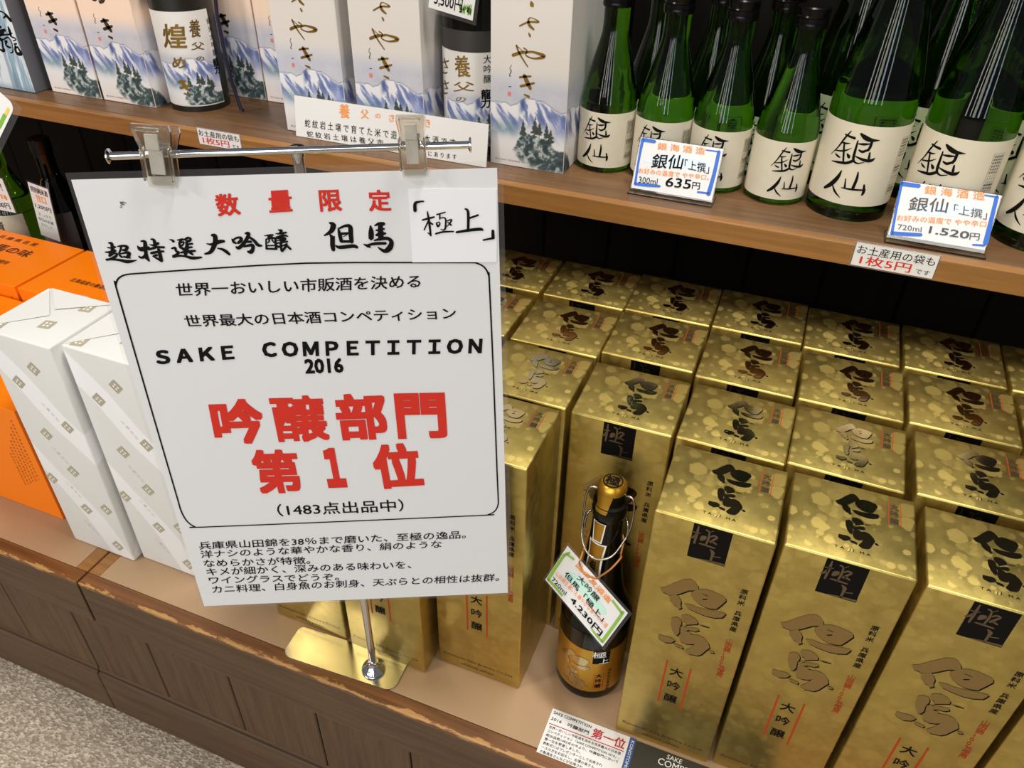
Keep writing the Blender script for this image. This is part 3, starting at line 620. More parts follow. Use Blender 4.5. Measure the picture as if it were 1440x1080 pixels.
P7 = smooth_prof([(.036, .0003), (.0385, .003), (.039, .009), (.039, .102), (.0382, .118), (.0345, .142), (.0265, .180), (.0190, .215), (.0155, .235), (.0142, .262), (.0140, .285)], 4)
SG = 'small green sake bottles on the shelf'; LG = 'tall green sake bottles on the shelf'
b3 = green_bottle('sake_bottle', 'small green bottle with cream label, standing against the white carton', SG, -.1715, .421, .0305, .185, P3, .166, .0152, (.0065, .0655), -.12)
for x, y, rz, lb in ((-.108, .4175, -.10, 'small green bottle with cream label, behind the left half of the 635 yen tag'), (-.046, .415, .02, 'small green bottle behind the right half of the 635 yen tag'), (.0188, .4105, .45, 'small green bottle with cream label, next to the tall bottles'),
                     (-.138, .486, .1, 'small green bottle in the second row, between the two leftmost small bottles'), (-.074, .484, -.2, 'small green bottle in the second row, behind the 635 yen tag'), (-.010, .480, .1, 'small green bottle in the second row, left of the rightmost small bottle')):
    dup(b3, (x, y, SH), rz, lb)
b7 = green_bottle('sake_bottle', 'tall green bottle with cream label, leftmost tall one beside the small bottles', LG, .0915, .4085, .039, .30, P7, .284, .0158, (.0165, .0945), gu / .039)
for x, y, rz, lb in ((.1785, .4055, -.36, 'tall green bottle with cream label, behind the 1,520 yen tag'), (.2655, .4040, -.40, 'tall green bottle with cream label, at the right border of the photo'),
                     (.0660, .4900, -.1, 'tall green bottle in the second row, left of the leftmost tall one'), (.150, .4900, 0, 'tall green bottle in the second row, between the first two tall ones'), (.236, .4890, .1, 'tall green bottle in the second row, near the right border')):
    dup(b7, (x, y, SH), rz, lb)

# ------------------------------------------------------------------ two dark label bottles on the shelf
KR = .0372
PK = smooth_prof([(.034, .0003), (.0365, .003), (.0372, .009), (.0372, .150), (.0362, .168), (.031, .190), (.022, .215), (.016, .232), (.0145, .25), (.0143, .29)], 4)
def dark_bottle(label, cx, cy, glass, lab, ang0, ang1):
    t = thing('sake_bottle', label, 'bottle', (cx, cy, SH)); MB().lathe(cx, cy, SH, PK, 56).build('glass', M[glass], t, smooth=60)
    MB().lathe(cx, cy, SH, [(.0155, .286), (.0165, .287), (.0165, .31), (.015, .312)], 32).build('cap', M['cap'], t, smooth=30)
    cy_ = Cyl(cx, cy, KR, z0=SH)
    lb = MB().sheet(cy_, ang0 * KR, ang1 * KR, lab[0], lab[1], .0003, 56, 2, .0002).build('label', M['cartonwhite'], t, smooth=40)
    return t, lb, cy_
KC = (-.7265, .4080)
t, lb, cy_ = dark_bottle('frosted black bottle with white landscape label above the left clip', *KC, 'frosted', (.0075, .1200), -1.50, 1.60)
zk = Z(180, 0, 7.2)
def lsl(U, V): C = landscape(U, V, (230, 227, 222), (230, 227, 222)); f = sm(.95, .75, U * 0 + V) if False else (1 - sm(.84, 1.0, V)); return C * f[..., None] + np.array((230, 227, 222.)) * (1 - f[..., None])
printed('lab', cy_, lsl, -.022, .059, .009, .119, .075, 110, 120, 'landscape_print', lb, .2, .0007)
mb = MB()
mb.textpx(cy_, '煌', zk(375, 480), zk(600, 490), zk(345, 235), .018, .0010, 0)
mb.textpx(cy_, 'め', zk(455, 690), zk(585, 690), zk(450, 575), .02, .0010, 0)
for s_ in KI:
    P = np.array(s_); q = [(cy_.uv(zk(500, 960))[0] + (p[0] - .010) * .8 - .0120, cy_.uv(zk(500, 960))[1] + (p[1] - SEAL[1]) * .8 + .002, p[2] * 1.1) for p in s_]; mb.stroke(cy_, q, .0010, 5, 0)
mb.textpx(cy_, '養', zk(625, 380), zk(735, 370), zk(610, 200), .012, .0010, 0); mb.textpx(cy_, '父', zk(640, 505), zk(770, 500), zk(640, 425), .01, .0010, 0); mb.textpx(cy_, 'の', zk(690, 612), zk(770, 612), zk(690, 570), .01, .0010, 0)
a, b_ = cy_.uv(zk(812, 210)), cy_.uv(zk(868, 530)); mb.vtext(cy_, '純米大吟醸', a, (a[0], b_[1]), .0078, .0, .0010, 1)
a, b_ = cy_.uv(zk(885, 630)), cy_.uv(zk(900, 705)); mb.vtext(cy_, '龍力', a, (a[0], b_[1]), .0095, .03, .0010, 1)
mb.textpx(cy_, '兵庫県 姫路市 本田商店', zk(590, 1008), zk(790, 1008), zk(590, 998), 0, .0010, 1)
mb.build('label_lettering', [M['gold_ink'], M['black']], lb)
cp = [ony((302, -14), .385), ony((305, 20), .385), ony((316, 75), .388), ony((326, 115), .392), (*ony((337, 143), .40)[:2], SH + .004), (*ony((341, 148), .40)[:2], SH + .003)]
MB().tube([tuple(p) for p in cp], .0022, 8).build('tassel_cord', M['cord'], t, smooth=60)
SC = (-.3290, .4180)
t, lb, cy_ = dark_bottle('dark glossy bottle with white label between two white cartons', *SC, 'dark_glass', (.010, .1130), -1.45, 1.60)
MB().sheet(cy_, -1.45 * KR, 1.60 * KR, .1132, .1345, .0003, 56, 2, .0002).build('neck_band', M['greyband'], t, smooth=40)
printed('lab2', cy_, lsl, -.024, .059, .011, .112, .075, 90, 120, 'landscape_print', lb, .2, .0007)
zs = Z(600, 0, 7.2); mb = MB()
mb.textpx(cy_, '養', zs(300, 780), zs(450, 775), zs(280, 560), .012, .0010, 0); mb.textpx(cy_, '父', zs(275, 925), zs(485, 920), zs(275, 825), .008, .0010, 0); mb.textpx(cy_, 'の', zs(300, 1025), zs(400, 1025), zs(300, 980), .005, .0010, 0)
mb.textpx(cy_, 'さ', zs(150, 745), zs(235, 745), zs(150, 585), .004, .0010, 0); mb.textpx(cy_, 'さ', zs(155, 950), zs(235, 950), zs(155, 810), .004, .0010, 0)
a, b_ = cy_.uv(zs(612, 600)), cy_.uv(zs(612, 800)); mb.vtext(cy_, '大吟醸', a, (a[0], b_[1]), .0088, .005, .0010, 1); a, b_ = cy_.uv(zs(598, 955)), cy_.uv(zs(592, 1045)); mb.vtext(cy_, '龍力', a, (a[0], b_[1]), .0105, .03, .0010, 1)
mb.build('label_lettering', [M['gold_ink'], M['black']], lb)
# hanging 5,500 yen tag
fr = Frame((-.34, .3700, SH), (1, 0, 0), (0, 0, 1)); q = [fr.uv(p) for p in ((602.5, 10), (664.8, 29), (672.5, -4))]
t = thing('price_tag', 'white laminated price tag with green grass drawing hanging on the dark glossy bottle', 'price tag', tuple(fr.pt(*q[0])))
o_ = fr.pt(*q[0]); F5 = Frame(o_, fr.pt(*q[1]) - o_, fr.pt(*q[2]) - fr.pt(*q[1])); wv_ = np.linalg.norm(fr.pt(*q[1]) - o_)
MB().fbox(F5, 0, wv_, 0, .052, 0, .0004).build('card', M['white'], t); MB().fbox(F5, -.004, wv_ + .004, -.004, .056, -.0003, -.0001).build('laminate', M['film'], t)
mb = MB(); mb.textbox(F5, '5,500円', .006, .0035, .038, .0175, .012, .0006, 0)
for k in range(40): u = .036 + rnd.random() * .014; v_ = .004 + rnd.random() * .006; mb.stroke(F5, [(u, v_, .001), (u + rnd.uniform(-.003, .003), v_ + .005, .0004)], .0006, 3, 1)
mb.build('lettering', [M['black'], M['card_green']], t)
MB().tube([F5.pt(wv_ * .5, .05, -.001), F5.pt(wv_ * .5, .062, -.002), (SC[0], SC[1] - .0395, SH + .245), (SC[0], SC[1] - .017, SH + .262)], .0006, 6).build('string', M['string'], t)

# ------------------------------------------------------------------ handwritten card leaning on the cartons
t = None
tilt = math.radians(9); PC = Frame((-.54, .3525, SH + .0005), (1, 0, 0), (0, math.sin(tilt), math.cos(tilt)))
q0, q1 = PC.uv((413.5, 131)), PC.uv((687, 178))
t = thing('handwritten_card', 'white handwritten card with orange heading leaning on the cartons behind the sign bar', 'card', tuple(PC.pt((q0[0] + q1[0]) / 2, 0)))
vt = (q0[1] + q1[1]) / 2
MB().fbox(PC, q0[0], q1[0], 0, vt, -.0006, 0).build('card', M['white'], t); MB().fbox(PC, q0[0] - .002, q1[0] + .001, 0, vt + .0015, -.0011, -.0007).build('laminate', M['film'], t)
mb = MB(); hp = Z(420, 130, 8)
for ch, a, b_, c in (('養', (458, 285), (575, 292), (455, 125)), ('父', (700, 292), (792, 296), (695, 188)), ('の', (865, 285), (922, 290), (865, 235)), ('さ', (1018, 325), (1080, 330), (1015, 240))):
    mb.textpx(PC, ch, hp(*a), hp(*b_), hp(*c), .012, .0003, 0)
mb.textpx(PC, 'き', (598, 178), (606, 179.5), (597, 166.5), .01, .0003, 0); mb.textpx(PC, 'や', (578, 175), (590, 177), (578, 163.5), .01, .0003, 0); mb.textpx(PC, 'さ', (563, 173), (572, 174.5), (563, 161.5), .01, .0003, 0)
mb.textpx(PC, '蛇 紋 岩 土 壌 で 育 て た 米 で 造 っ た 日 本 酒 で す', (429, 178.5), (640, 207), (428.7, 167), .004, .0003, 1)
mb.textpx(PC, '蛇 紋 岩 土 壌 は 養 父 市', (432.5, 192.5), (540, 205.5), (431, 183.5), .004, .0003, 1)
mb.textpx(PC, 'つ な が る', (433, 207), (468, 211), (432, 200), .004, .0003, 1)
mb.textpx(PC, 'マ グ ネ シ ウ ム や 鉄 な ど が', (470, 216), (566, 228), (470, 209), .004, .0003, 1); mb.textpx(PC, '豊 富 に あ り ま す', (585, 217), (642, 224.5), (585, 209.5), .004, .0003, 1)
mb.build('lettering', [M['orange_ink'], M['black']], t)

# ------------------------------------------------------------------ acrylic price tags and shelf-edge notices
def shelf_tag(label, corners, ybase, zf, texts, thin):
    tl_ = math.radians(24); o0 = onz(corners[3], SH + .004); fr = Frame((o0[0], ybase, SH + .0035), (1, 0, 0), (0, math.sin(tl_), math.cos(tl_)))
    q = [fr.uv(p) for p in corners]; u0, u1 = (q[0][0] + q[3][0]) / 2, (q[1][0] + q[2][0]) / 2; v0, v1 = max((q[2][1] + q[3][1]) / 2, .001), (q[0][1] + q[1][1]) / 2
    t = thing('price_tag', label, 'price tag', (float(fr.pt((u0 + u1) / 2, 0)[0]), ybase, SH), 'acrylic price tags on the shelf')
    mb = MB(); mb.fbox(fr, u0 - .0012, u1 + .0012, -.0008, v1 + .0008, -.0022, -.0006, .0004, 1)
    b0 = fr.pt(u0 - .002, 0); b1 = fr.pt(u1 + .002, 0); mb.box((b0[0], ybase - .008, SH + .0002), (b1[0], ybase + .02, SH + .0020), .0004, 1)
    mb.build('acrylic_stand', M['acrylic'], t)
    MB().fbox(fr, u0, u1, v0, v1, -.0004, 0).build('card', M['white'], t)
    mb = MB()
    for body, BL, BR, TL, bold, mi in texts: mb.text(fr, body, fr.uv(zf(*BL)), fr.uv(zf(*BR)), fr.uv(zf(*TL)), bold, .0004, mi)
    return t, fr, mb, zf
def strokes(mb, fr, zf, L, mi, k, n=.0003):
    for s_ in L: mb.stroke(fr, [(*fr.uv(zf(p[0], p[1])), p[2] * k) for p in s_], n, 4, mi)
TI = [M['orange_ink'], M['grey_ink'], M['blue_ink'], M['blue_wash'], M['black']]
t, fr, mb, zf = shelf_tag('white 635 yen price tag with blue corner marks standing before the small green bottles', [(904, 193), (1018, 210), (1000, 282), (885, 264)], .3530, Z(860, 180, 7.2),
    [('銀 海 酒 造', (465, 215), (945, 270), (470, 145), .01, 0), ('銀仙', (395, 405), (710, 420), (425, 262), .012, 4), ('「上撰」', (738, 415), (985, 465), (745, 315), .004, 4), ('お好みの温度で やや辛口。', (270, 455), (985, 530), (275, 402), .01, 0), ('300ml', (272, 555), (462, 578), (280, 490), 0, 4), ('635', (540, 590), (795, 620), (560, 495), .012, 4), ('円', (812, 615), (890, 625), (822, 545), .012, 4)], 0)
strokes(mb, fr, zf, [[(330,120,40),(440,138,34)], [(318,108,34),(275,330,24),(240,560,26)], [(235,565,30),(360,578,34),(490,590,24)], [(955,222,12),(1085,240,14)], [(1088,238,36),(1040,460,38),(980,675,44)], [(870,648,18),(985,662,20)]], 2, 1.0e-4)
strokes(mb, fr, zf, [[(330,330,30),(560,330,110),(960,380,120)]], 3, 1.0e-4, .0001)
mb.build('lettering', TI, t)
t, fr, mb, zf = shelf_tag('white 1,520 yen price tag with blue corner marks standing before the tall green bottles', [(1268, 255), (1405, 274), (1389, 350), (1250, 332)], .3400, Z(1240, 230, 7.2),
    [('銀 海 酒 造', (430, 305), (1040, 375), (440, 222), .008, 0), ('銀仙', (262, 475), (655, 500), (290, 335), .006, 1), ('「上撰」', (725, 505), (1060, 570), (735, 410), .002, 1), ('お好みの温度で やや辛口', (148, 575), (1055, 645), (155, 515), .008, 0), ('720ml', (160, 665), (400, 695), (165, 612), 0, 1), ('1.520', (470, 705), (875, 765), (490, 632), .016, 1), ('円', (885, 770), (985, 780), (895, 700), .006, 1)], 0)
strokes(mb, fr, zf, [[(205,205,40),(380,228,36)], [(205,185,24),(150,450,22),(100,715,26)], [(100,705,36),(250,715,36),(400,722,30)], [(1040,320,14),(1170,340,16)], [(1165,335,34),(1110,560,36),(1050,810,46)], [(920,822,16),(1040,830,20)]], 2, 1.0e-4)
strokes(mb, fr, zf, [[(280,480,20),(520,470,90),(760,500,70)], [(700,430,20),(860,450,90),(1000,480,60)]], 3, 1.0e-4, .0001)
mb.build('lettering', TI, t)
def notice(label, c, zf, T):
    fr = Frame((0, SHF - .0006, 0), (1, 0, 0), (0, 0, 1)); q = [fr.uv(p) for p in c]
    u0, u1, v0, v1 = (q[0][0] + q[3][0]) / 2, (q[1][0] + q[2][0]) / 2, (q[2][1] + q[3][1]) / 2, (q[0][1] + q[1][1]) / 2
    t = thing('shelf_notice', label, 'notice', tuple(fr.pt((u0 + u1) / 2, v0)), 'bag price notices on the shelf edge')
    MB().fbox(fr, u0, u1, v0, v1, -.0004, 0).build('card', M['white'], t)
    MB().fbox(fr, u0 - .002, u1 + .0012, v0 - .0015, v1 + .0012, -.0005, -.00042).build('laminate', M['film'], t)
    mb = MB()
    for (a, b_, c_, d) in ((u0, v0, u1, v0 + .0003), (u0, v1 - .0003, u1, v1), (u0, v0, u0 + .0003, v1), (u1 - .0003, v0, u1, v1)): mb.rect(fr, a, b_, c_, d, .0002, 0)
    w_, h_ = u1 - u0, v1 - v0
    for body, a, b_, c_, d, bold, mi in T: mb.textbox(fr, body, u0 + a * w_, v0 + b_ * h_, u0 + c_ * w_, v0 + d * h_, bold, .0003, mi)
    mb.build('lettering', [M['black'], M['red']], t)
NT = [('お土産用の袋も', .035, .53, .965, .90, .003, 0), ('1枚5円', .10, .09, .72, .50, .008, 1), ('です', .78, .12, .95, .32, .0, 0)]
notice('white bag price notice on the shelf edge at right, above the gold boxes', [(1203.5, 340), (1323, 359.5), (1312, 391), (1196, 374)], None, NT)
notice('white bag price notice on the shelf edge at left, under the frosted black bottle', [(276, 180), (337, 188.5), (340, 212), (281, 203)], None, NT)

# ------------------------------------------------------------------ swing-top bottle with hanging tag
SX, SY, SR = -.0440, .0540, .0342
prof = [(.030, .0003), (.0325, .002), (.0342, .008), (.0342, .094), (.0338, .103), (.0308, .114), (.0255, .128), (.0205, .150), (.0172, .175), (.0150, .200), (.0140, .218), (.0138, .232), (.0150, .234), (.0153, .241), (.0142, .2445)]
PS = smooth_prof(prof, 4)
zr = np.array([p[1] for p in PS]); rr_ = np.array([p[0] for p in PS]); rf = lambda z: float(np.interp(z, zr, rr_))
t = thing('swing_top_bottle', 'black swing-top sake bottle with gold label standing between the gold boxes', 'bottle', (SX, SY, 0))
MB().lathe(SX, SY, 0, PS, 56).build('glass', M['dark_glass'], t, smooth=60)
st_ = MB().lathe(SX, SY, 0, [(.0110, .2447), (.0146, .2449), (.0150, .248), (.0125, .2495), (.0118, .252), (.0122, .2535), (.0126, .262), (.0119, .2672), (.0094, .2695), (.0030, .2700)], 40).build('stopper', M['black_gloss'], t, smooth=40)
cyS = Cyl(SX, SY, SR)
lb = MB().sheet(cyS, -1.5 * SR, 1.4 * SR, .0130, .0800, .0003, 56, 2, .0002).build('label', M['goldlabel'], t, smooth=40)
mb = MB(); zl = Z(740, 930, 7.2); zl2 = Z(680, 780, 3.6)
k_ = .62; c0 = cyS.uv(zl2(455, 575))
cen = (flo + fhi) / 2
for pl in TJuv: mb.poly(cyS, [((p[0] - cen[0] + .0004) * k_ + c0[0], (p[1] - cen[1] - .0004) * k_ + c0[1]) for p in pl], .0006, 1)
for pl in TJuv: mb.poly(cyS, [((p[0] - cen[0]) * k_ + c0[0], (p[1] - cen[1]) * k_ + c0[1]) for p in pl], .0008, 0)
a, b_ = cyS.uv(zl2(548, 568)), cyS.uv(zl2(642, 490)); a = (a[0], .060); b_ = (b_[0], .0799); mb.rect(cyS, a[0], a[1], b_[0], b_[1], .0006, 1, 6)
mb.text(cyS, '極', (a[0] - .001, .0700), (b_[0] - .004, .0700), (a[0] - .001, .0795), .012, .0009, 2); mb.text(cyS, '上', (a[0] + .006, .0605), (b_[0] - .001, .0605), (a[0] + .006, .0685), .012, .0009, 2)
a, b_ = cyS.uv(zl(730, 145)), cyS.uv(zl(722, 245)); um = (a[0] + b_[0]) / 2; mb.vtext(cyS, '大吟醸', (um, a[1]), (um, b_[1]), .0062, .015, .0008, 1)
for xx_ in (685, 775): u = cyS.uv(zl(xx_, 190))[0]; mb.rect(cyS, u - .0003, b_[1] - .004, u + .0003, a[1] + .004, .0008, 3, 1)
a, b_ = cyS.uv(zl(838, 80)), cyS.uv(zl(820, 265)); mb.vtext(cyS, '原料米兵庫県産', ((a[0] + b_[0]) / 2, a[1]), ((a[0] + b_[0]) / 2, b_[1]), .0036, .004, .0008, 1)
mb.build('label_lettering', [M['foil'], M['black'], M['white_ink'], M['redline']], lb)
cyN = Cyl(SX, SY, SR, rf); A0 = -.32
def nsheet(name, mtl, z0, z1, w0, w1, base, parent, curve=0):
    mb = MB(); V = []; F = []; kv, ku = 10, 10
    for j in range(kv + 1):
        z = z0 + (z1 - z0) * j / kv; wd = w0 + (w1 - w0) * j / kv + curve * math.sin(math.pi * j / kv)
        for i in range(ku + 1): a = A0 + (i / ku - .5) * wd / rf(z); V.append(cyN.pt(a * SR, z, base))
    F = [(j * (ku + 1) + i, j * (ku + 1) + i + 1, (j + 1) * (ku + 1) + i + 1, (j + 1) * (ku + 1) + i) for j in range(kv) for i in range(ku)]
    return mb.add(V, F).build(name, mtl, parent, smooth=60)
ns = nsheet('neck_label', M['white_ink'], .152, .206, .021, .0185, .0003, t, -.004); nsheet('neck_label_gold', M['goldlabel'], .1535, .2045, .0175, .015, .0005, ns, -.004)
mb = MB(); pt0 = Cyl(SX, SY, SR, lambda z: rf(z)); mb.vtext(pt0, '但馬', (A0 * SR, .178), (A0 * SR, .166), .012, .03, .0009); mb.build('neck_lettering', M['black'], ns)
ns2 = nsheet('collar_label', M['white_ink'], .208, .2315, .009, .012, .0012, t); nsheet('collar_label_gold', M['goldlabel'], .2095, .231, .0068, .0098, .0014, ns2)
mb = MB(); mb.lathe(SX, SY, 0, [(.0129, .2622), (.0130, .2628), (.0122, .2676), (.0096, .2702), (.0001, .2706)], 40, False, False)
ts = mb.build('seal_label', M['goldlabel'], t, smooth=40)
mb = MB()
V = []; F = []
for j, z in enumerate(np.linspace(.243, .2625, 6)):
    for i in range(9): a = A0 + (i / 8 - .5) * (.7 + .12 * j); r_ = .0153 - .0022 * sm(.0, 1.0, (z - .2475) / .003) if z > .2475 else .0153; V.append((SX + r_ * math.sin(a), SY - r_ * math.cos(a), z))
F = [(j * 9 + i, j * 9 + i + 1, (j + 1) * 9 + i + 1, (j + 1) * 9 + i) for j in range(5) for i in range(8)]
mb.add(V, F); mb.build('seal_strip', M['goldlabel'], t, smooth=60)
TF = Frame((SX, SY, .2706), (1, 0, 0), (0, 1, 0)); mb = MB(); mb.textbox(TF, '極', -.0062, -.0058, .0062, .0058, .02, .0003)
ring = [(.0082 * math.cos(2 * math.pi * i / 32), .0082 * math.sin(2 * math.pi * i / 32), .0010) for i in range(33)]; mb.stroke(TF, ring, .0003, 2); mb.build('seal_lettering', M['black'], ts)
def wireloop(pts): 
    P = [np.array(p, float) for p in pts]; Q = []
    for i in range(len(P) - 1):
        a, b_, c, d = P[max(i - 1, 0)], P[i], P[i + 1], P[min(i + 2, len(P) - 1)]
        for k in range(6): q = k / 6; Q.append(.5 * (2 * b_ + (c - a) * q + (2 * a - 5 * b_ + 4 * c - d) * q * q + (3 * b_ - a - 3 * c + d) * q ** 3))
    return Q + [P[-1]]
mb = MB(); S_ = np.array([SX, SY, 0])
for sg in (-1, 1):
    mb.tube(wireloop([S_ + (sg * .0125, 0, .2575), S_ + (sg * .0190, -.001, .2570), S_ + (sg * .0215, -.002, .246), S_ + (sg * .0215, -.004, .228), S_ + (sg * .0195, -.005, .2165)]), .0010, 8)
    mb.tube(wireloop([S_ + (sg * .0146, .002, .2285), S_ + (sg * .0178, -.002, .2280), S_ + (sg * .0192, -.004, .2215), S_ + (sg * .0190, -.006, .212)]), .0010, 8)
mb.tube(wireloop([S_ + (-.0200, -.005, .232), S_ + (-.0208, -.007, .218), S_ + (-.0178, -.014, .204), S_ + (-.009, -.0205, .1955), S_ + (.002, -.0215, .1950), S_ + (.012, -.0175, .2010), S_ + (.0190, -.0065, .2150)]), .0010, 8)
mb.build('wire_bail', M['wire'], t, smooth=60)
# tag
zt2 = Z(740, 780, 7.2); zt1 = Z(740, 650, 7.2)
cc = [np.array(p) for p in ((-.0758, .0429, .1872), (-.0074, .0050, .1710), (-.0231, -.0049, .1278), (-.0915, .0330, .1441))]
TG = Frame(cc[3], cc[2] - cc[3], cc[0] - cc[3]); tw = np.linalg.norm(cc[2] - cc[3]); th_ = np.linalg.norm(cc[0] - cc[3])
t = thing('price_tag', 'white 4,230 yen tag with green corner marks hanging slanted on the swing-top bottle', 'price tag', tuple(cc[3]))
MB().fbox(TG, 0, tw, 0, th_, -.0004, 0).build('card', M['white'], t); MB().fbox(TG, -.0022, tw + .003, -.0022, th_ + .0028, -.0009, -.0005, .0).build('laminate', M['film'], t)
mb = MB()
for body, BL, BR, TL, bold, mi in (('此の友酒造', (495, 110), (835, 495), (535, 72), .016, 0), ('大吟醸', (510, 240), (715, 480), (550, 200), .008, 1), ('但馬「極上」', (385, 210), (770, 680), (415, 160), .012, 1), ('山田錦を磨いた華やかな香りのお酒', (295, 200), (805, 745), (322, 165), .0, 0), ('720ml', (258, 258), (395, 415), (278, 222), .006, 1), ('4.230円', (440, 465), (745, 830), (475, 415), .02, 1)):
    mb.textpx(TG, body, zt2(*BL), zt2(*BR), zt2(*TL), bold, .0005, mi)
strokes(mb, TG, zt2, [[(385,5,26),(300,130,28),(225,250,30)], [(220,245,24),(290,320,24),(365,410,20)], [(385,5,22),(440,-20,20)], [(405,-10,16),(485,45,18)], [(875,465,22),(970,590,24)], [(985,580,24),(880,730,26),(770,880,28)], [(770,880,22),(700,800,20),(655,735,10)]], 3, 1.15e-4)
strokes(mb, TG, zt2, [[(400,230,30),(480,240,90),(620,380,110),(790,580,60)]], 2, 1.15e-4, .0002)
mb.build('lettering', [M['orange_ink'], M['black'], M['teal_wash'], M['green_ink']], t)
hole = TG.pt(*TG.uv(zt2(720, 235)), .001)
def ringpt(a, z, e): r_ = rf(z) + e; return np.array([SX + r_ * math.sin(a), SY - r_ * math.cos(a), z])
sp_ = [TG.pt(*TG.uv(zt2(720, 238)), .0015), TG.pt(*TG.uv(zt2(600, 190)), .002), TG.pt(*TG.uv(zt2(555, 90)), .002), np.array(ony(zt1(548, 985), .028)), ringpt(-1.25, .196, .0015), ringpt(-1.8, .200, .0012)]
sp2 = [TG.pt(*TG.uv(zt2(720, 238)), .0015), np.array(ony(zt2(850, 150), .018)), np.array(ony(zt2(960, 30), .030)), ringpt(1.25, .190, .0015), ringpt(1.8, .197, .0012)]
back = [ringpt(a, .2 + .0, .0012) for a in np.linspace(1.8, 2 * math.pi - 1.8, 10)]
mb = MB(); mb.tube(wireloop(sp_), .0008, 6); mb.tube(wireloop(sp2), .0008, 6); mb.tube([sp2[-1]] + back + [sp_[-1]], .0008, 6); mb.build('string', M['string'], t, smooth=60)

# ------------------------------------------------------------------ leaflet lying on the platform
fr = Frame((0, 0, .0006), (1, 0, 0), (0, 1, 0)); zf = Z(740, 930, 7.2)
t = thing('award_leaflet', 'white and dark printed award leaflet lying flat before the front gold box', 'leaflet', (.03, -.028, .0004))
x0, x1, y0, y1 = -.0638, .0160, -.0512, -.0028
MB().fbox(fr, x0, x1, y0, y1, -.0002, 0).build('white_page', M['white'], t); MB().fbox(fr, x1, x1 + .0062, y0, y1, -.0002, 0).build('blue_strip', M['flyer_blue'], t); MB().fbox(fr, x1 + .0062, .150, y0, y1 - .001, -.0002, 0).build('dark_page', M['card_dark'], t)
mb = MB()
for body, BL, BR, TL, bold, mi in (('SAKE COMPETITION', (275, 530), (655, 680), (285, 503), .006, 0), ('2016　吟醸部門', (245, 592), (625, 745), (262, 558), .006, 0), ('第一位', (650, 765), (985, 895), (688, 672), .02, 1)): mb.textpx(fr, body, zf(*BL), zf(*BR), zf(*TL), bold, .0003, mi)
a, b_ = fr.uv(zf(238, 612)), fr.uv(zf(980, 930)); yy = (a[1] + b_[1]) / 2; mb.rect(fr, a[0], yy - .0004, b_[0], yy + .0004, .0003, 1)
L = ['世界一おいしい市販酒を決める世界最大の日本酒', 'コンペティション「SAKE COMPETITION 2016」、', '総出品数1483点の中より、吟醸部門において', '第一位を受賞しました。', '表彰式にはプレゼンターとして出席され', 'ースの方をお迎えし、女優の皆さん', 'の製造名さんなどが出席され']
for k, l in enumerate(L): ytop = yy - .0018 - k * .0044; mb.textbox(fr, l, x0 + .003, ytop - .0030, x0 + .003 + .0725 * min(1, len(l) / 22 if len(l) < 22 and not 'SAKE' in l else 1), ytop, .002, .0003, 0)
V, F = glyphs('KONOTOMO', .004); 
rf_ = Frame(fr.pt(x1 + .0012, y1 - .002), (0, -1, 0), (1, 0, 0)); mb.textbox(rf_, 'KONOTOMO', .001, .0006, .032, .0036, .006, .0003, 2)
mb.textpx(fr, 'SAKE', (937, 1067), (958, 1075), (939, 1061), .006, .0003, 2); mb.textpx(fr, 'COMPETITION', (924, 1074), (1010, 1107), (927, 1065), .006, .0003, 2)
mb.build('lettering', [M['black'], M['flyer_red'], M['white_ink'], M['fine_ink']], t)

# ------------------------------------------------------------------ sign stand and sign
sr = _rot([math.radians(a) for a in (-5.2623, -1.7133, 24.2912)])
S0 = np.array([-.3732, -.101, .5417])
SF = Frame(S0, sr[:, 0], sr[:, 2]); SWD, SHT = .2674, .3766          # u right, v up (0 at top edge), n towards viewer
t = thing('laminated_sign', 'large white laminated sign with black and red Japanese lettering hanging from two clips', 'sign', tuple(SF.pt(SWD / 2, -SHT)))
pq = [SF.uv(p) for p in ((96, 251), (700.5, 232), (717.5, 834), (286.5, 853.5))]
MB().fbox(SF, 0, SWD, -SHT, 0, -.0006, -.00015, .0).build('laminate', M['film'], t)
u0, u1, v0, v1 = max(pq[0][0], .0025), SWD - .0038, -SHT + .0028, -.0042
MB().fbox(SF, u0, u1, v0, v1, -.0001, .0001).build('paper', M['signpaper'], t)
z1, z2, z3, z4, z5 = Z(130, 230, 4.8), Z(410, 230, 4.8), Z(200, 440, 4.8), Z(420, 440, 4.8), Z(250, 640, 3)
mb = MB()
T1 = [('数', z1(850,358), z1(1005,345), z1(820,208), .028), ('量', z1(1196,332), z1(1352,322), z1(1183,184), .028), ('限', z2(195,325), z2(343,320), z2(180,178), .028), ('定', z2(525,322), z2(675,320), z2(512,176), .028),
      ('吟', z3(500,890), z3(842,878), z3(440,585), .042), ('醸', z3(915,875), z3(1272,866), z3(850,560), .032), ('部', z4(278,862), z4(612,850), z4(228,548), .042), ('門', z4(672,850), z4(1005,843), z4(640,542), .045),
      ('第', (365,694), (429,692.5), (349,632.5), .04), ('１', (462, 686), (489,685), (451,630), .07), ('位', (531,688), (597.5,684.3), (519,625), .045)]
for b_, BL, BR, TL, bo in T1[:4]: mb.textpx(SF, b_, BL, BR, TL, bo, .0004)
mb.build('red_heading', M['red'], t)
mb = MB()
for b_, BL, BR, TL, bo in T1[4:]: mb.textpx(SF, b_, BL, BR, TL, bo, .0004)
mb.build('red_rank_lettering', M['red'], t)
mb = MB()
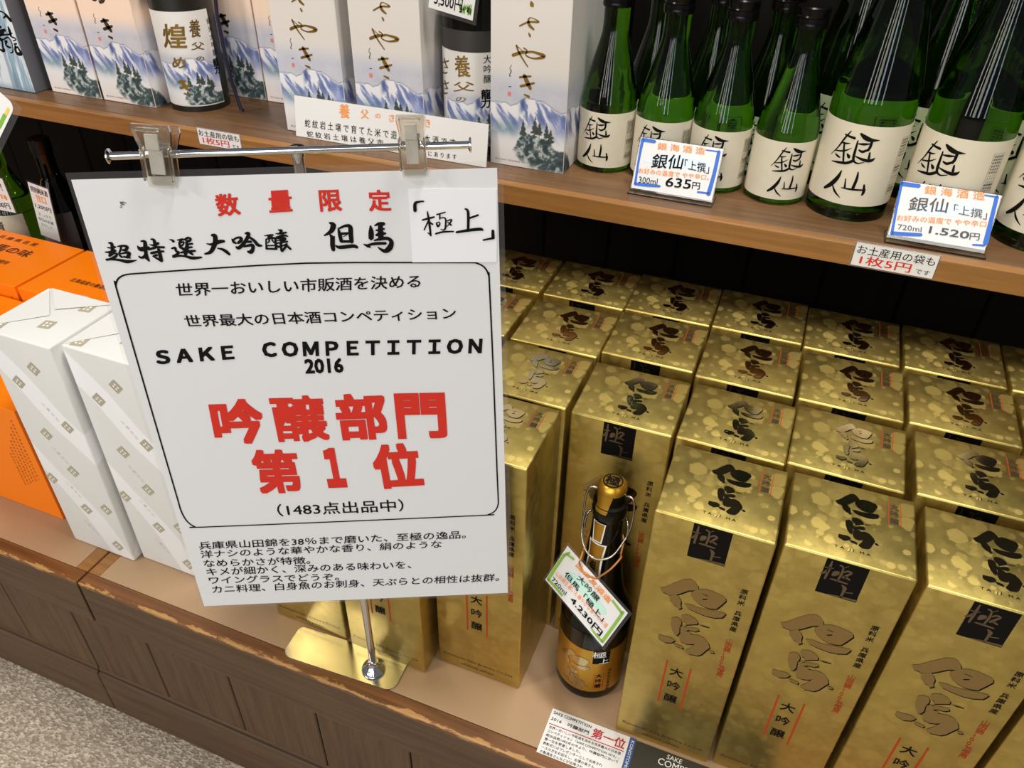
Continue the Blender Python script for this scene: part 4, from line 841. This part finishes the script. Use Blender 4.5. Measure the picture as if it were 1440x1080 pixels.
T2 = [('超', z1(98,668), z1(298,660), z1(85,535), .03), ('特', z1(315,662), z1(490,650), z1(303,512), .03), ('選', z1(540,645), z1(738,635), z1(522,500), .03), ('大', z1(762,618), z1(928,610), z1(752,480), .035), ('吟', z1(950,605), z1(1145,595), z1(940,466), .03), ('醸', z1(1172,595), z1(1340,585), z1(1160,450), .025),
      ('但', z2(240,588), z2(445,580), z2(218,395), .035), ('馬', z2(500,602), z2(690,592), z2(488,398), .035),
      ('世界一おいしい市販酒を決める', (249,417), (591,404.5), (246.5,398), .012), ('世界最大の日本酒コンペティション', (262.5,460), (642,448.5), (257.5,443), .012),
      ('ＳＡＫＥ', z3(100,348), z3(625,312), z3(82,252), .045), ('ＣＯＭＰＥＴＩＴＩＯＮ', z3(815,298), z4(1235,272), z3(805,196), .045), ('2016', z4(47,410), z4(305,402), z4(36,310), .035),
      ('（1483点出品中）', z5(425,258), z5(955,236), z5(414,206), .008),
      ('兵庫県山田錦を38％まで磨いた、至極の逸品。', z5(92,398), z5(1215,350), z5(86,365), .007), ('洋ナシのような華やかな香り、絹のような', z5(100,434), z5(1113,390), z5(94,402), .007), ('なめらかさが特徴。', z5(112,472), z5(560,458), z5(106,440), .007), ('キメが細かく、深みのある味わいを、', z5(125,508), z5(985,477), z5(118,475), .007), ('ワイングラスでどうぞ。', z5(135,543), z5(680,527), z5(129,512), .007), ('カニ料理、白身魚のお刺身、天ぷらとの相性は抜群。', z5(148,582), z5(1355,530), z5(143,550), .007)]
BRUSH = {
 (144, 335, 21.15): [[(180,135,30),(270,150,80),(300,260,80),(310,400,110),(230,500,80),(200,530,40)],[(150,270,30),(280,285,50),(390,250,50)],[(85,405,30),(200,410,60),(330,380,70),(410,365,50)],[(300,440,70),(440,450,40),(400,530,70),(270,600,60),(130,640,60)],[(115,625,50),(300,625,55),(500,640,70),(760,690,95),(1025,645,20)],[(450,240,30),(600,220,60),(740,245,70),(700,340,80),(600,350,50)],[(560,250,50),(540,350,50),(490,450,40)],[(500,470,40),(560,540,60),(620,560,40)],[(530,460,30),(700,425,60),(800,430,80),(770,530,90),(700,570,40)],[(650,540,60),(760,575,40),(840,580,30)]],
 (188, 330, 21.15): [[(220,190,40),(330,200,80),(350,350,100),(370,560,90),(460,780,50)],[(110,325,20),(200,420,120),(330,410,110),(460,370,60)],[(160,640,50),(230,680,60),(330,640,80),(370,520,60)],[(330,660,60),(460,760,60)],[(515,130,40),(600,150,70),(640,280,90),(640,370,80)],[(470,285,20),(600,310,60),(740,245,70)],[(440,440,50),(600,390,70),(700,365,60),(910,370,65)],[(520,545,70),(640,520,70),(780,495,60),(895,490,55)],[(740,410,70),(780,560,90),(830,780,90)],[(830,780,60),(700,700,60),(570,630,30)],[(590,620,40),(700,600,70)]],
 (234, 328, 21.15): [[(90,180,20),(180,205,60),(215,245,80)],[(155,450,40),(260,430,70),(290,520,60),(370,570,70),(280,640,60),(210,690,90)],[(200,700,60),(380,665,60),(560,680,60),(780,730,90),(1050,710,50)],[(325,200,30),(480,175,60),(540,190,40)],[(460,190,50),(400,260,60),(395,340,60),(430,420,70),(500,440,60)],[(430,280,40),(520,250,40),(500,330,40),(440,370,50)],[(555,190,60),(640,130,60),(720,150,50),(700,210,70),(600,240,60)],[(600,240,60),(620,380,90),(580,520,120),(570,660,60)],[(640,320,50),(780,305,55)],[(620,425,60),(770,405,50)],[(480,470,50),(560,500,60)],[(430,570,50),(600,540,70),(860,515,60)],[(640,540,60),(740,590,70),(790,640,40)]],
 (282, 325, 14.11): [[(120,245,15),(230,260,50),(360,210,70),(470,195,50)],[(220,80,40),(285,90,75),(295,190,75),(270,290,75),(200,410,60),(85,450,30)],[(335,335,20),(440,360,50),(520,410,60),(580,465,40)],[(625,150,20),(660,210,50),(710,240,30)],[(640,180,30),(720,130,36),(800,130,50),(800,190,60),(740,235,40)],[(885,45,30),(950,40,60),(940,110,60),(860,240,60),(760,330,60),(710,310,40)],[(960,110,40),(1060,180,50),(1140,270,60),(1220,285,30)],[(900,210,40),(1010,205,46)],[(855,300,40),(940,285,46),(1030,275,60),(1040,350,60),(1000,410,70),(940,400,40)]],
 (365, 315, 21.15): [[(140,345,20),(300,325,50),(410,320,45)],[(195,450,40),(200,600,45),(215,740,60)],[(190,450,40),(330,420,45),(460,420,60),(480,560,60),(500,740,70)],[(250,380,60),(320,370,60)],[(280,360,40),(290,500,40),(240,560,30)],[(370,360,40),(380,470,40),(440,560,30)],[(240,640,36),(460,630,40)],[(220,730,50),(500,735,60)],[(555,170,30),(650,190,70),(610,260,60)],[(475,280,20),(600,280,50),(800,245,50)],[(500,400,60),(580,370,60),(720,330,60),(840,360,40)],[(520,430,30),(780,420,50)],[(650,400,100),(650,500,100)],[(710,380,70),(720,500,80)],[(520,490,24),(780,460,50)],[(500,570,36),(660,540,46),(840,515,46)],[(640,560,70),(640,680,60),(670,800,70)],[(560,690,40),(640,640,50),(700,640,40),(820,580,50)],[(670,810,50),(740,720,60),(820,620,60)],[(760,600,50),(860,680,60),(930,750,50)],[(480,640,60),(560,660,60)]],
 (450, 305, 11.545): [[(150,90,20),(215,130,75),(180,230,60),(70,300,20)],[(160,285,20),(200,340,60),(205,460,65),(220,540,50)],[(235,310,14),(225,400,30)],[(295,175,16),(320,280,50),(350,400,50)],[(320,180,30),(420,140,40),(490,160,60),(500,280,65),(515,410,55)],[(350,270,40),(470,260,30)],[(380,320,8),(440,280,20)],[(350,395,40),(520,395,40)],[(255,460,20),(320,490,50),(540,470,55),(605,495,40)],
   [(820,140,20),(830,240,70),(830,350,70)],[(885,140,16),(960,110,50),(1040,110,50)],[(985,110,60),(980,200,70),(985,280,80),(985,360,60)],[(910,215,26),(1045,190,26)],[(910,295,30),(985,270,60),(1065,265,30)],[(880,380,20),(1000,350,50),(1110,350,50),(1160,410,60),(1130,500,80),(1050,550,60),(940,490,16)],[(710,440,16),(780,470,44),(820,490,16)],[(770,455,30),(900,430,46),(1070,425,40)]]}
NOTE = [[(280,290,16),(300,400,30),(325,600,24)],[(285,560,12),(325,590,20)],[(215,400,20),(290,380,28),(370,360,22)],[(295,410,22),(265,470,18),(240,525,18)],[(300,420,22),(350,455,22)],[(400,330,20),(510,300,18)],[(440,330,18),(440,390,18)],[(440,375,14),(510,378,20),(510,500,24),(485,525,18),(450,515,10)],[(395,435,20),(415,480,26),(440,450,18),(430,425,14),(395,435,14)],[(530,410,16),(590,395,20),(560,450,18),(525,485,8)],[(540,425,14),(585,465,22)],[(385,575,24),(480,550,26),(615,545,20)],
        [(760,255,20),(800,300,34),(800,540,34)],[(815,375,26),(930,335,26)],[(650,555,30),(800,530,40),(950,515,44),(990,530,20)],[(235,160,20),(180,165,26),(125,190,40),(125,285,44)],[(1115,530,36),(1118,625,44)],[(1130,628,30),(1060,640,28),(990,655,22)]]
SPX = SWD / 616
def brush(mb, fr, key, strokes_, n=.0004, wk_=1.25):
    zz = Z(*key)
    for i, st in enumerate(strokes_): mb.stroke(fr, [(*fr.uv(zz(p[0], p[1])), p[2] / key[2] * SPX * wk_) for p in st], n + i * 1e-5, 5)
for k in list(BRUSH)[:5]: brush(mb, SF, k, BRUSH[k])
mb.build('brush_subheading', M['black'], t); mb = MB()
brush(mb, SF, list(BRUSH)[5], BRUSH[list(BRUSH)[5]])
mb.build('brush_heading', M['black'], t); mb = MB()
for b_, BL, BR, TL, bo in T2[-6:]: mb.textpx(SF, b_, BL, BR, TL, bo, .0004)
mb.build('small_lettering', M['black'], t); mb = MB()
for b_, BL, BR, TL, bo in T2[8:-6]: mb.textpx(SF, b_, BL, BR, TL, bo, .0004)
def bez(a, c, b_, k=8): a, b_, c = map(np.array, (a, b_, c)); return [(1 - q) ** 2 * a + 2 * q * (1 - q) * c + q * q * b_ for q in np.linspace(0, 1, k)]
path = [(184, 385), (300, 377), (430, 369.8), (560, 369), (662, 369)] + bez((662, 369), (687, 369.5), (688, 394.6))[1:] + [(694, 530), (699, 665), (700.7, 703)] + bez((700.7, 703), (701.5, 722.5), (680, 724.3))[1:] + [(480, 733), (281.7, 741)] + bez((281.7, 741), (259, 742), (250, 702))[1:] + [(207, 555), (164.4, 407)] + bez((164.4, 407), (159, 387), (184, 385))[1:]
mb.stroke(SF, [(*SF.uv(p), .0011) for p in path], .0004, 2)
mb.build('frame_and_lettering', M['black'], t); mb = MB()
for k in range(9): u, v_ = SF.uv((173 + rnd.uniform(-4, 6), 287 + rnd.uniform(-4, 5))); mb.stroke(SF, [(u, v_, .0006), (u + .0008, v_ - .0006, .0005)], .0004, 2)
mb.build('smudge', M['grey_ink'], t)
nq = [SF.uv(p) for p in ((572.5, 265), (694.5, 262.8), (698.5, 368), (580, 368.5))]
NF = Frame(SF.pt(*nq[3], .0003), SF.pt(*nq[2]) - SF.pt(*nq[3]), SF.pt(*nq[0]) - SF.pt(*nq[3])); nw = nq[2][0] - nq[3][0]; nh = nq[0][1] - nq[3][1]
nt_ = MB().fbox(NF, 0, nw, 0, nh, 0, .0003).build('handwritten_note', M['note'], t)
mb = MB()
brush(mb, NF, (570, 265, 9.07), NOTE, .0006, 1.05)
mb.build('note_lettering', M['black'], nt_)

PX, PY = -.2510, -.0328
t = thing('sign_stand', 'chrome sign stand with flat steel base plate, pole, crossbar and two clear clips', 'sign stand', (PX, PY, 0))
q = [onz(p, .001) for p in ((397.5, 920), (426, 875), (562, 935), (550, 968), (525, 970))]
mb = MB(); bx0, bx1, by0, by1 = -.3565, -.2265, -.0530, .0540
a1 = math.radians(-1.5)
corn = [np.array(onz(p, .0005)) for p in ((396, 922), (548, 972))]; dirx = corn[1] - corn[0]; dirx[2] = 0; dirx /= np.linalg.norm(dirx); c_l = onz((411, 882), .0005)
BF = Frame((*corn[0][:2], .0004), dirx, (-dirx[1], dirx[0], 0)); wpl = np.linalg.norm(corn[1] - corn[0]) + .004; dpl = .0385
bm = bmesh.new(); rr = .010; pts = []
for (cx_, cy_, a0) in ((wpl - rr, rr, -90), (wpl - rr * .6, dpl - rr * .6, 0), (rr * .6, dpl - rr * .6, 90), (rr, rr, 180)):
    for k in range(7): a = math.radians(a0 + 90 * k / 6); r_ = rr if cy_ == rr else rr * .6; pts.append((cx_ + r_ * math.cos(a), cy_ + r_ * math.sin(a)))
V = [BF.pt(p[0], p[1], 0) for p in pts] + [BF.pt(p[0], p[1], .0014) for p in pts]; n_ = len(pts)
MB().add(V, [tuple(range(n_ - 1, -1, -1)), tuple(range(n_, 2 * n_))] + [(i, (i + 1) % n_, n_ + (i + 1) % n_, n_ + i) for i in range(n_)]).build('base_plate', M['steel'], t)
bm.free()
MB().lathe(PX, PY, 0, [(.0125, .0019), (.0125, .0035), (.0118, .0055), (.0090, .0085), (.0058, .0108), (.0052, .016), (.0040, .0165)], 40).build('boss', M['chrome'], t, smooth=50)
bar0, bar1 = SF.pt(*SF.uv((152, 222)), -.004), SF.pt(*SF.uv((659, 206)), -.004)
bm_ = bar0 + (bar1 - bar0) * ((PX - bar0[0]) / (bar1[0] - bar0[0]))
MB().lathe(PX, PY, 0, [(.0036, .012), (.0036, .552)], 20).build('pole', M['chrome'], t, smooth=40)
d_ = (bar1 - bar0) / np.linalg.norm(bar1 - bar0)
mb = MB(); mb.tube([bar0, bar1], .0023, 16)
for p, sg in ((bar0, -1), (bar1, 1)): mb.tube([p - d_ * .0004 * sg, p + d_ * .0007 * sg, p + d_ * .0014 * sg, p + d_ * .0018 * sg], [.0024, .0046, .0046, .003], 20)
mb.build('crossbar', M['chrome'], t, smooth=40)
mb = MB(); mb.tube([np.array([PX, PY, .5485]), np.array([PX, PY, .5545])], .0044, 16); mb.tube([np.array([PX, PY, .552]), bm_], .0026, 12); mb.build('bracket', M['chrome'], t, smooth=40)
def clip(pxtop, pxbot, wt, wb):
    a, b_ = np.array(SF.uv(pxtop)), np.array(SF.uv(pxbot)); V_ = a - b_; L_ = np.linalg.norm(V_)
    CF = Frame(SF.pt(*b_, .0006), SF.U * V_[1] / L_ - SF.V * V_[0] / L_, SF.pt(*a) - SF.pt(*b_))
    c = MB()
    # front jaw: tapered shell with a window, flared handle at the top; rear jaw behind the sheet
    prof_ = [(0, wb * .46), (.10, wb * .5), (.55, wb * .5), (.72, wt * .44), (.90, wt * .5), (1.0, wt * .47)]
    def slab(n0, n1, inset, sc=1):
        V = []; F = []
        for s_, h in prof_:
            s_ = s_ * sc
            lift = max(0, (s_ - .45)) * .009
            for uu_, nn in ((-h + inset, n0), (h - inset, n0), (h - inset, n1), (-h + inset, n1)): V.append(CF.pt(uu_, s_ * L_, nn + (lift if n1 > 0 else -lift)))
        k = len(prof_)
        for i in range(k - 1):
            for j in range(4): F.append((i * 4 + j, i * 4 + (j + 1) % 4, i * 4 + 4 + (j + 1) % 4, i * 4 + 4 + j))
        F += [(3, 2, 1, 0), tuple((k - 1) * 4 + j for j in range(4))]; c.add(V, F)
    slab(.0004, .0026, 0); slab(-.0080, -.0060, 0, .88)
    for sg in (-1, 1): c.fbox(CF, sg * wb * .5 - .0007, sg * wb * .5 + .0007, L_ * .12, L_ * .62, .0015, .0062, .0004, 1)
    c.fbox(CF, -wb * .42, wb * .42, L_ * .93, L_ * .98, .010, .0135, .0006, 1)
    o = c.build('clip', M['clipclear'], t)
    g = MB(); g.fbox(CF, -wb * .26, wb * .26, L_ * .22, L_ * .60, .0030, .0044, .0003, 1); g.fbox(CF, -wb * .24, wb * .24, L_ * .62, L_ * .86, .0065, .0078, .0003, 1); g.build('lever', M['clipgrey'], o)
    e = MB(); P = [CF.pt(-wb * .3, L_ * .55, -.004), CF.pt(wb * .3, L_ * .55, -.004)]; e.tube(P, .0030, 12); e.build('spring', M['steel'], o)
clip((216, 171), (230, 262), .0225, .0165); clip((577, 157), (583, 247), .0170, .0150)

# ------------------------------------------------------------------ gift-wrapped boxes
def crest(mb, fr, u, v, s, rot):
    c, sn = math.cos(rot), math.sin(rot); q = lambda a, b_: (u + s * (a * c - b_ * sn), v + s * (a * sn + b_ * c))
    mb.poly(fr, [q(-.5, -.5), q(.5, -.5), q(.5, .5), q(-.5, .5)], .0003, 0)
    for a in (-.16, .16):
        for b_ in (-.16, .16): mb.poly(fr, [q(a + .10 * math.cos(k * math.pi / 4), b_ + .10 * math.sin(k * math.pi / 4)) for k in range(8)], .0004, 1)
def gift(label, x, y, wd, dp, h):
    t = thing('wrapped_box', label, 'gift box', (x + wd / 2, y + dp / 2, 0), 'white gift-wrapped boxes')
    bd = MB().box((x, y, .0003), (x + wd, y + dp, h), .0022, 3).build('wrapping', M['wrap'], t, smooth=30)
    mb = MB(); mb.add([(x + .002, y + .002, h + .0004), (x + wd * .5, y + dp * .5, h + .0010), (x + .001, y + dp - .002, h + .0004)], [(0, 1, 2)]); mb.add([(x + .004, y + dp - .001, h + .0006), (x + wd * .46, y + dp * .62, h + .0014), (x + wd - .003, y + dp - .001, h + .0006)], [(0, 1, 2)])
    mb.build('folded_flap', M['wrap'], t)
    fr = Frame((x, y, 0), (1, 0, 0), (0, 0, 1)); tp = Frame((x, y, h), (1, 0, 0), (0, 1, 0)); sd = Frame((x + wd, y, 0), (0, 1, 0), (0, 0, 1)); mb = MB()
    for (a, b_) in ((.62, .270), (.28, .245), (.78, .200), (.36, .178), (.55, .130), (.86, .082), (.50, .070), (.80, .020), (.10, .105)): crest(mb, fr, a * wd, b_, .0125, .75)
    mb.build('front_crest_pattern', [M['wrapcrest'], M['wrapwhite'], M['wraptext']], t); mb = MB()
    for (a, b_) in ((.75, .8), (.62, .35), (.15, .12), (.5, .93)): crest(mb, tp, a * wd, b_ * dp, .0135, .15)
    mb.build('top_crest_pattern', [M['wrapcrest'], M['wrapwhite'], M['wraptext']], t); mb = MB()
    for (a, b_) in ((.30, .215), (.7, .12), (.4, .05)): crest(mb, sd, a * dp, b_, .0125, .6)
    mb.build('side_crest_pattern', [M['wrapcrest'], M['wrapwhite'], M['wraptext']], t); mb = MB()
    for (a, b_) in ((.60, .215), (.45, .150), (.42, .098), (.45, .038)): fr2 = Frame(fr.pt(a * wd, b_), (math.cos(-.95), 0, math.sin(-.95)), (-math.sin(-.95), 0, math.cos(-.95))); mb.textbox(fr2, '山 里 水 仙', -.012, -.002, .012, .002, 0, .0003, 2)
    mb.build('pale_lettering', [M['wrapcrest'], M['wrapwhite'], M['wraptext']], t)
gift('white gift-wrapped box with tan crests, left one beside the orange boxes', -.6765, -.0145, .0925, .0875, .304)
gift('white gift-wrapped box with tan crests, half hidden behind the left edge of the sign', -.5795, -.0055, .0900, .0875, .304)

# ------------------------------------------------------------------ orange cartons
def orange(label, x0, y0, x1, y1, h, txt):
    t = thing('orange_carton', label, 'carton', ((x0 + x1) / 2, (y0 + y1) / 2, 0), 'orange cartons at the left border')
    MB().box((x0, y0, .0003), (x1, y1, h), .0008, 2).build('carton', M['orange'], t)
    fr = Frame((x0, y0, 0), (1, 0, 0), (0, 0, 1)); tp = Frame((x0, y0, h), (1, 0, 0), (0, 1, 0)); w_, d_ = x1 - x0, y1 - y0; mb = MB()
    
    if txt: mb.textbox(tp, txt, w_ * .30, d_ * .56, w_ * .74, d_ * .72, .02, .0003)
    mb.textbox(tp, '兵 庫 県 名 産', w_ * .3, d_ * .82, w_ * .66, d_ * .90, .01, .0003); mb.textbox(tp, '北海道産の厳選素材使用', w_ * .24, d_ * .34, w_ * .7, d_ * .42, .01, .0003)
    mb.build('top_lettering', M['orange_print'], t); mb = MB()
    for k in range(6): mb.vtext(fr, '原材料名小麦粉砂糖卵乳等主原料加工'[:17 - k], (w_ - .012 - k * .006, h * .90 - k * .012), (w_ - .012 - k * .006, h * .38 - k * .004), .0030, 0, .0003)
    mb.build('front_lettering', M['orange_print'], t); return t
orange('orange carton at the left border, front one beside the white gift-wrapped box', -.965, .0045, -.7145, .186, .172, '銘菓')
orange('orange carton in the back at the left border, above the front one', -1.13, .190, -.9175, .312, .190, '但馬の味')
orange('orange carton set back, between the shaded one and the sign', -.9115, .190, -.712, .312, .190, '')

# ------------------------------------------------------------------ bottles behind the orange cartons
PL = smooth_prof([(.034, .0003), (.0365, .003), (.037, .009), (.037, .165), (.036, .180), (.030, .202), (.021, .228), (.0155, .245), (.0142, .262), (.014, .286)], 4)
def under_bottle(label, x, y, glass, lz0, lz1, labmat, txt):
    t = thing('sake_bottle', label, 'bottle', (x, y, 0), 'dark bottles under the shelf at left'); MB().lathe(x, y, 0, PL, 40).build('glass', M[glass], t, smooth=60)
    MB().lathe(x, y, 0, [(.0148, .284), (.0156, .285), (.0156, .304), (.0140, .306)], 32).build('cap', M['cap'], t, smooth=30)
    c = Cyl(x, y, .037); lb = MB().sheet(c, -.045, .045, lz0, lz1, .0003, 40, 2, .0002).build('label', M[labmat], t, smooth=40)
    mb = MB(); mb.vtext(c, txt, (.004, lz1 - .018), (.004, lz0 + .02), .017, .02, .0008); mb.build('lettering', M['brown_ink'], lb); return t
M['greylabel'] = paper('grey_label_paper', (120, 112, 114), .05, .7)
nk = onz((56, 203), .295)
bL2 = (float(nk[0]), float(nk[1]))
under_bottle('dark bottle with grey label and long paper tag behind the orange cartons', bL2[0], bL2[1], 'dark_glass', .09, .196, 'greylabel', '花酒')
under_bottle('green bottle with white label behind the orange boxes at the left border', bL2[0] - .098, bL2[1] - .012, 'green_glass', .07, .180, 'cream', '清酒')
def hang_tag(label, c, yp, mats, rows, bot):
    fr = Frame((0, yp, 0), (1, 0, 0), (0, 0, 1)); P = [fr.pt(*fr.uv(p)) for p in c]                # TL, TR, BL
    F_ = Frame(P[2], P[1] - P[0], P[0] - P[2]); w_ = np.linalg.norm(P[1] - P[0]); h_ = np.linalg.norm(P[0] - P[2])
    t = thing('price_tag', label, 'price tag', tuple(P[2])); MB().fbox(F_, 0, w_, 0, h_, -.0004, 0).build('card', M['white'], t); MB().fbox(F_, -.002, w_ + .002, -.002, h_ + .002, -.0008, -.0005).build('laminate', M['film'], t)
    mb = MB()
    for b_, u0, v0, u1, v1, bo, mi in rows: mb.textbox(F_, b_, u0 * w_, v0 * h_, u1 * w_, v1 * h_, bo, .0003, mi)
    mb.build('lettering', [M['black'], M['orange_ink'], M['card_green']], t)
    st = F_.pt(w_ * .5, h_ * .97, .0004); e = np.array([bot[0], bot[1] - .0165, .245]); MB().tube(wireloop([st, (st + e) / 2 + np.array([.004, -.004, -.004]), e, np.array([bot[0] + .015, bot[1], .25])]), .0007, 6).build('string', M['string'], t)
yt = bL2[1] - .052
hang_tag('long white paper tag hanging on the dark bottle behind the orange boxes', [(39.5, 256), (68, 266.5), (58, 330)], yt, None, [('特別純米酒', .08, .84, .92, .95, .01, 0), ('甘口', .25, .68, .75, .82, .02, 1), ('1,205円', .1, .54, .9, .63, .01, 0), ('すっきり', .15, .40, .8, .47, 0, 2), ('辛口のお酒', .1, .30, .85, .37, 0, 0), ('冷やして', .15, .20, .75, .27, 0, 2)], bL2)
hang_tag('small white price tag hanging on the green bottle at the left border', [(-28, 250), (20.5, 259), (-25, 290)], yt - .012, None, [('さっぱりした味わいで', .05, .62, .9, .86, .012, 0), ('おすすめ', .5, .36, .92, .52, .03, 1), ('1,200円', .38, .08, .90, .26, .01, 0)], (bL2[0] - .098, bL2[1] - .012))

# ------------------------------------------------------------------ card on a clear stand at the left border
ft = Frame((-.7, .075, .40), (1, .15, 0), (0, .25, 1)); P = [ft.uv(p) for p in ((31, 152), (0, 216))]
t = thing('price_card', 'white laminated card with green and yellow marks cut off by the left border', 'card', (-.845, .085, .1725))
d0 = ft.pt(*P[0]); d1 = ft.pt(*P[1]); up = d0 - d1; CF = Frame(d1, np.cross(up, ft.N), up); hgt = np.linalg.norm(up)
mb = MB()
def rrect(fr, u0, u1, v0, v1, r, n0, n1):
    pts = [(u1 - r + r * math.cos(math.radians(a)), v1 - r + r * math.sin(math.radians(a))) for a in range(0, 91, 15)] + [(u0, v1), (u0, v0), (u1, v0)]
    n_ = len(pts); V = [fr.pt(p[0], p[1], n0) for p in pts] + [fr.pt(p[0], p[1], n1) for p in pts]
    return MB().add(V, [tuple(range(n_ - 1, -1, -1)), tuple(range(n_, 2 * n_))] + [(i, (i + 1) % n_, n_ + (i + 1) % n_, n_ + i) for i in range(n_)])
sgn = 1 if (CF.U @ np.array([1, 0, 0])) > 0 else -1
if sgn < 0: CF = Frame(d1, -CF.U, up)
rrect(CF, -.10, 0, -.03, hgt, .002, -.0006, -.0002).build('laminate', M['film'], t)
rrect(CF, -.095, -.0065, -.026, hgt - .003, .008, -.0001, .0002).build('card', M['white'], t)
mb = MB(); mb.rect(CF, -.0125, hgt - .018, -.0095, hgt - .010, .0004, 1); mb.rect(CF, -.0135, hgt - .034, -.0095, hgt - .018, .0004, 0); mb.build('green_mark', [M['card_green'], M['yellow_ink']], t)
pe = CF.pt(-.085, -.02, -.0012)
MB().tube([np.array([-.87, .085, .1745]), np.array([-.87, .085, .30]), pe], .0018, 8).build('stem', M['acrylic'], t); MB().box((-.895, .065, .1725), (-.845, .105, .1745), .0005, 1).build('foot', M['acrylic'], t)
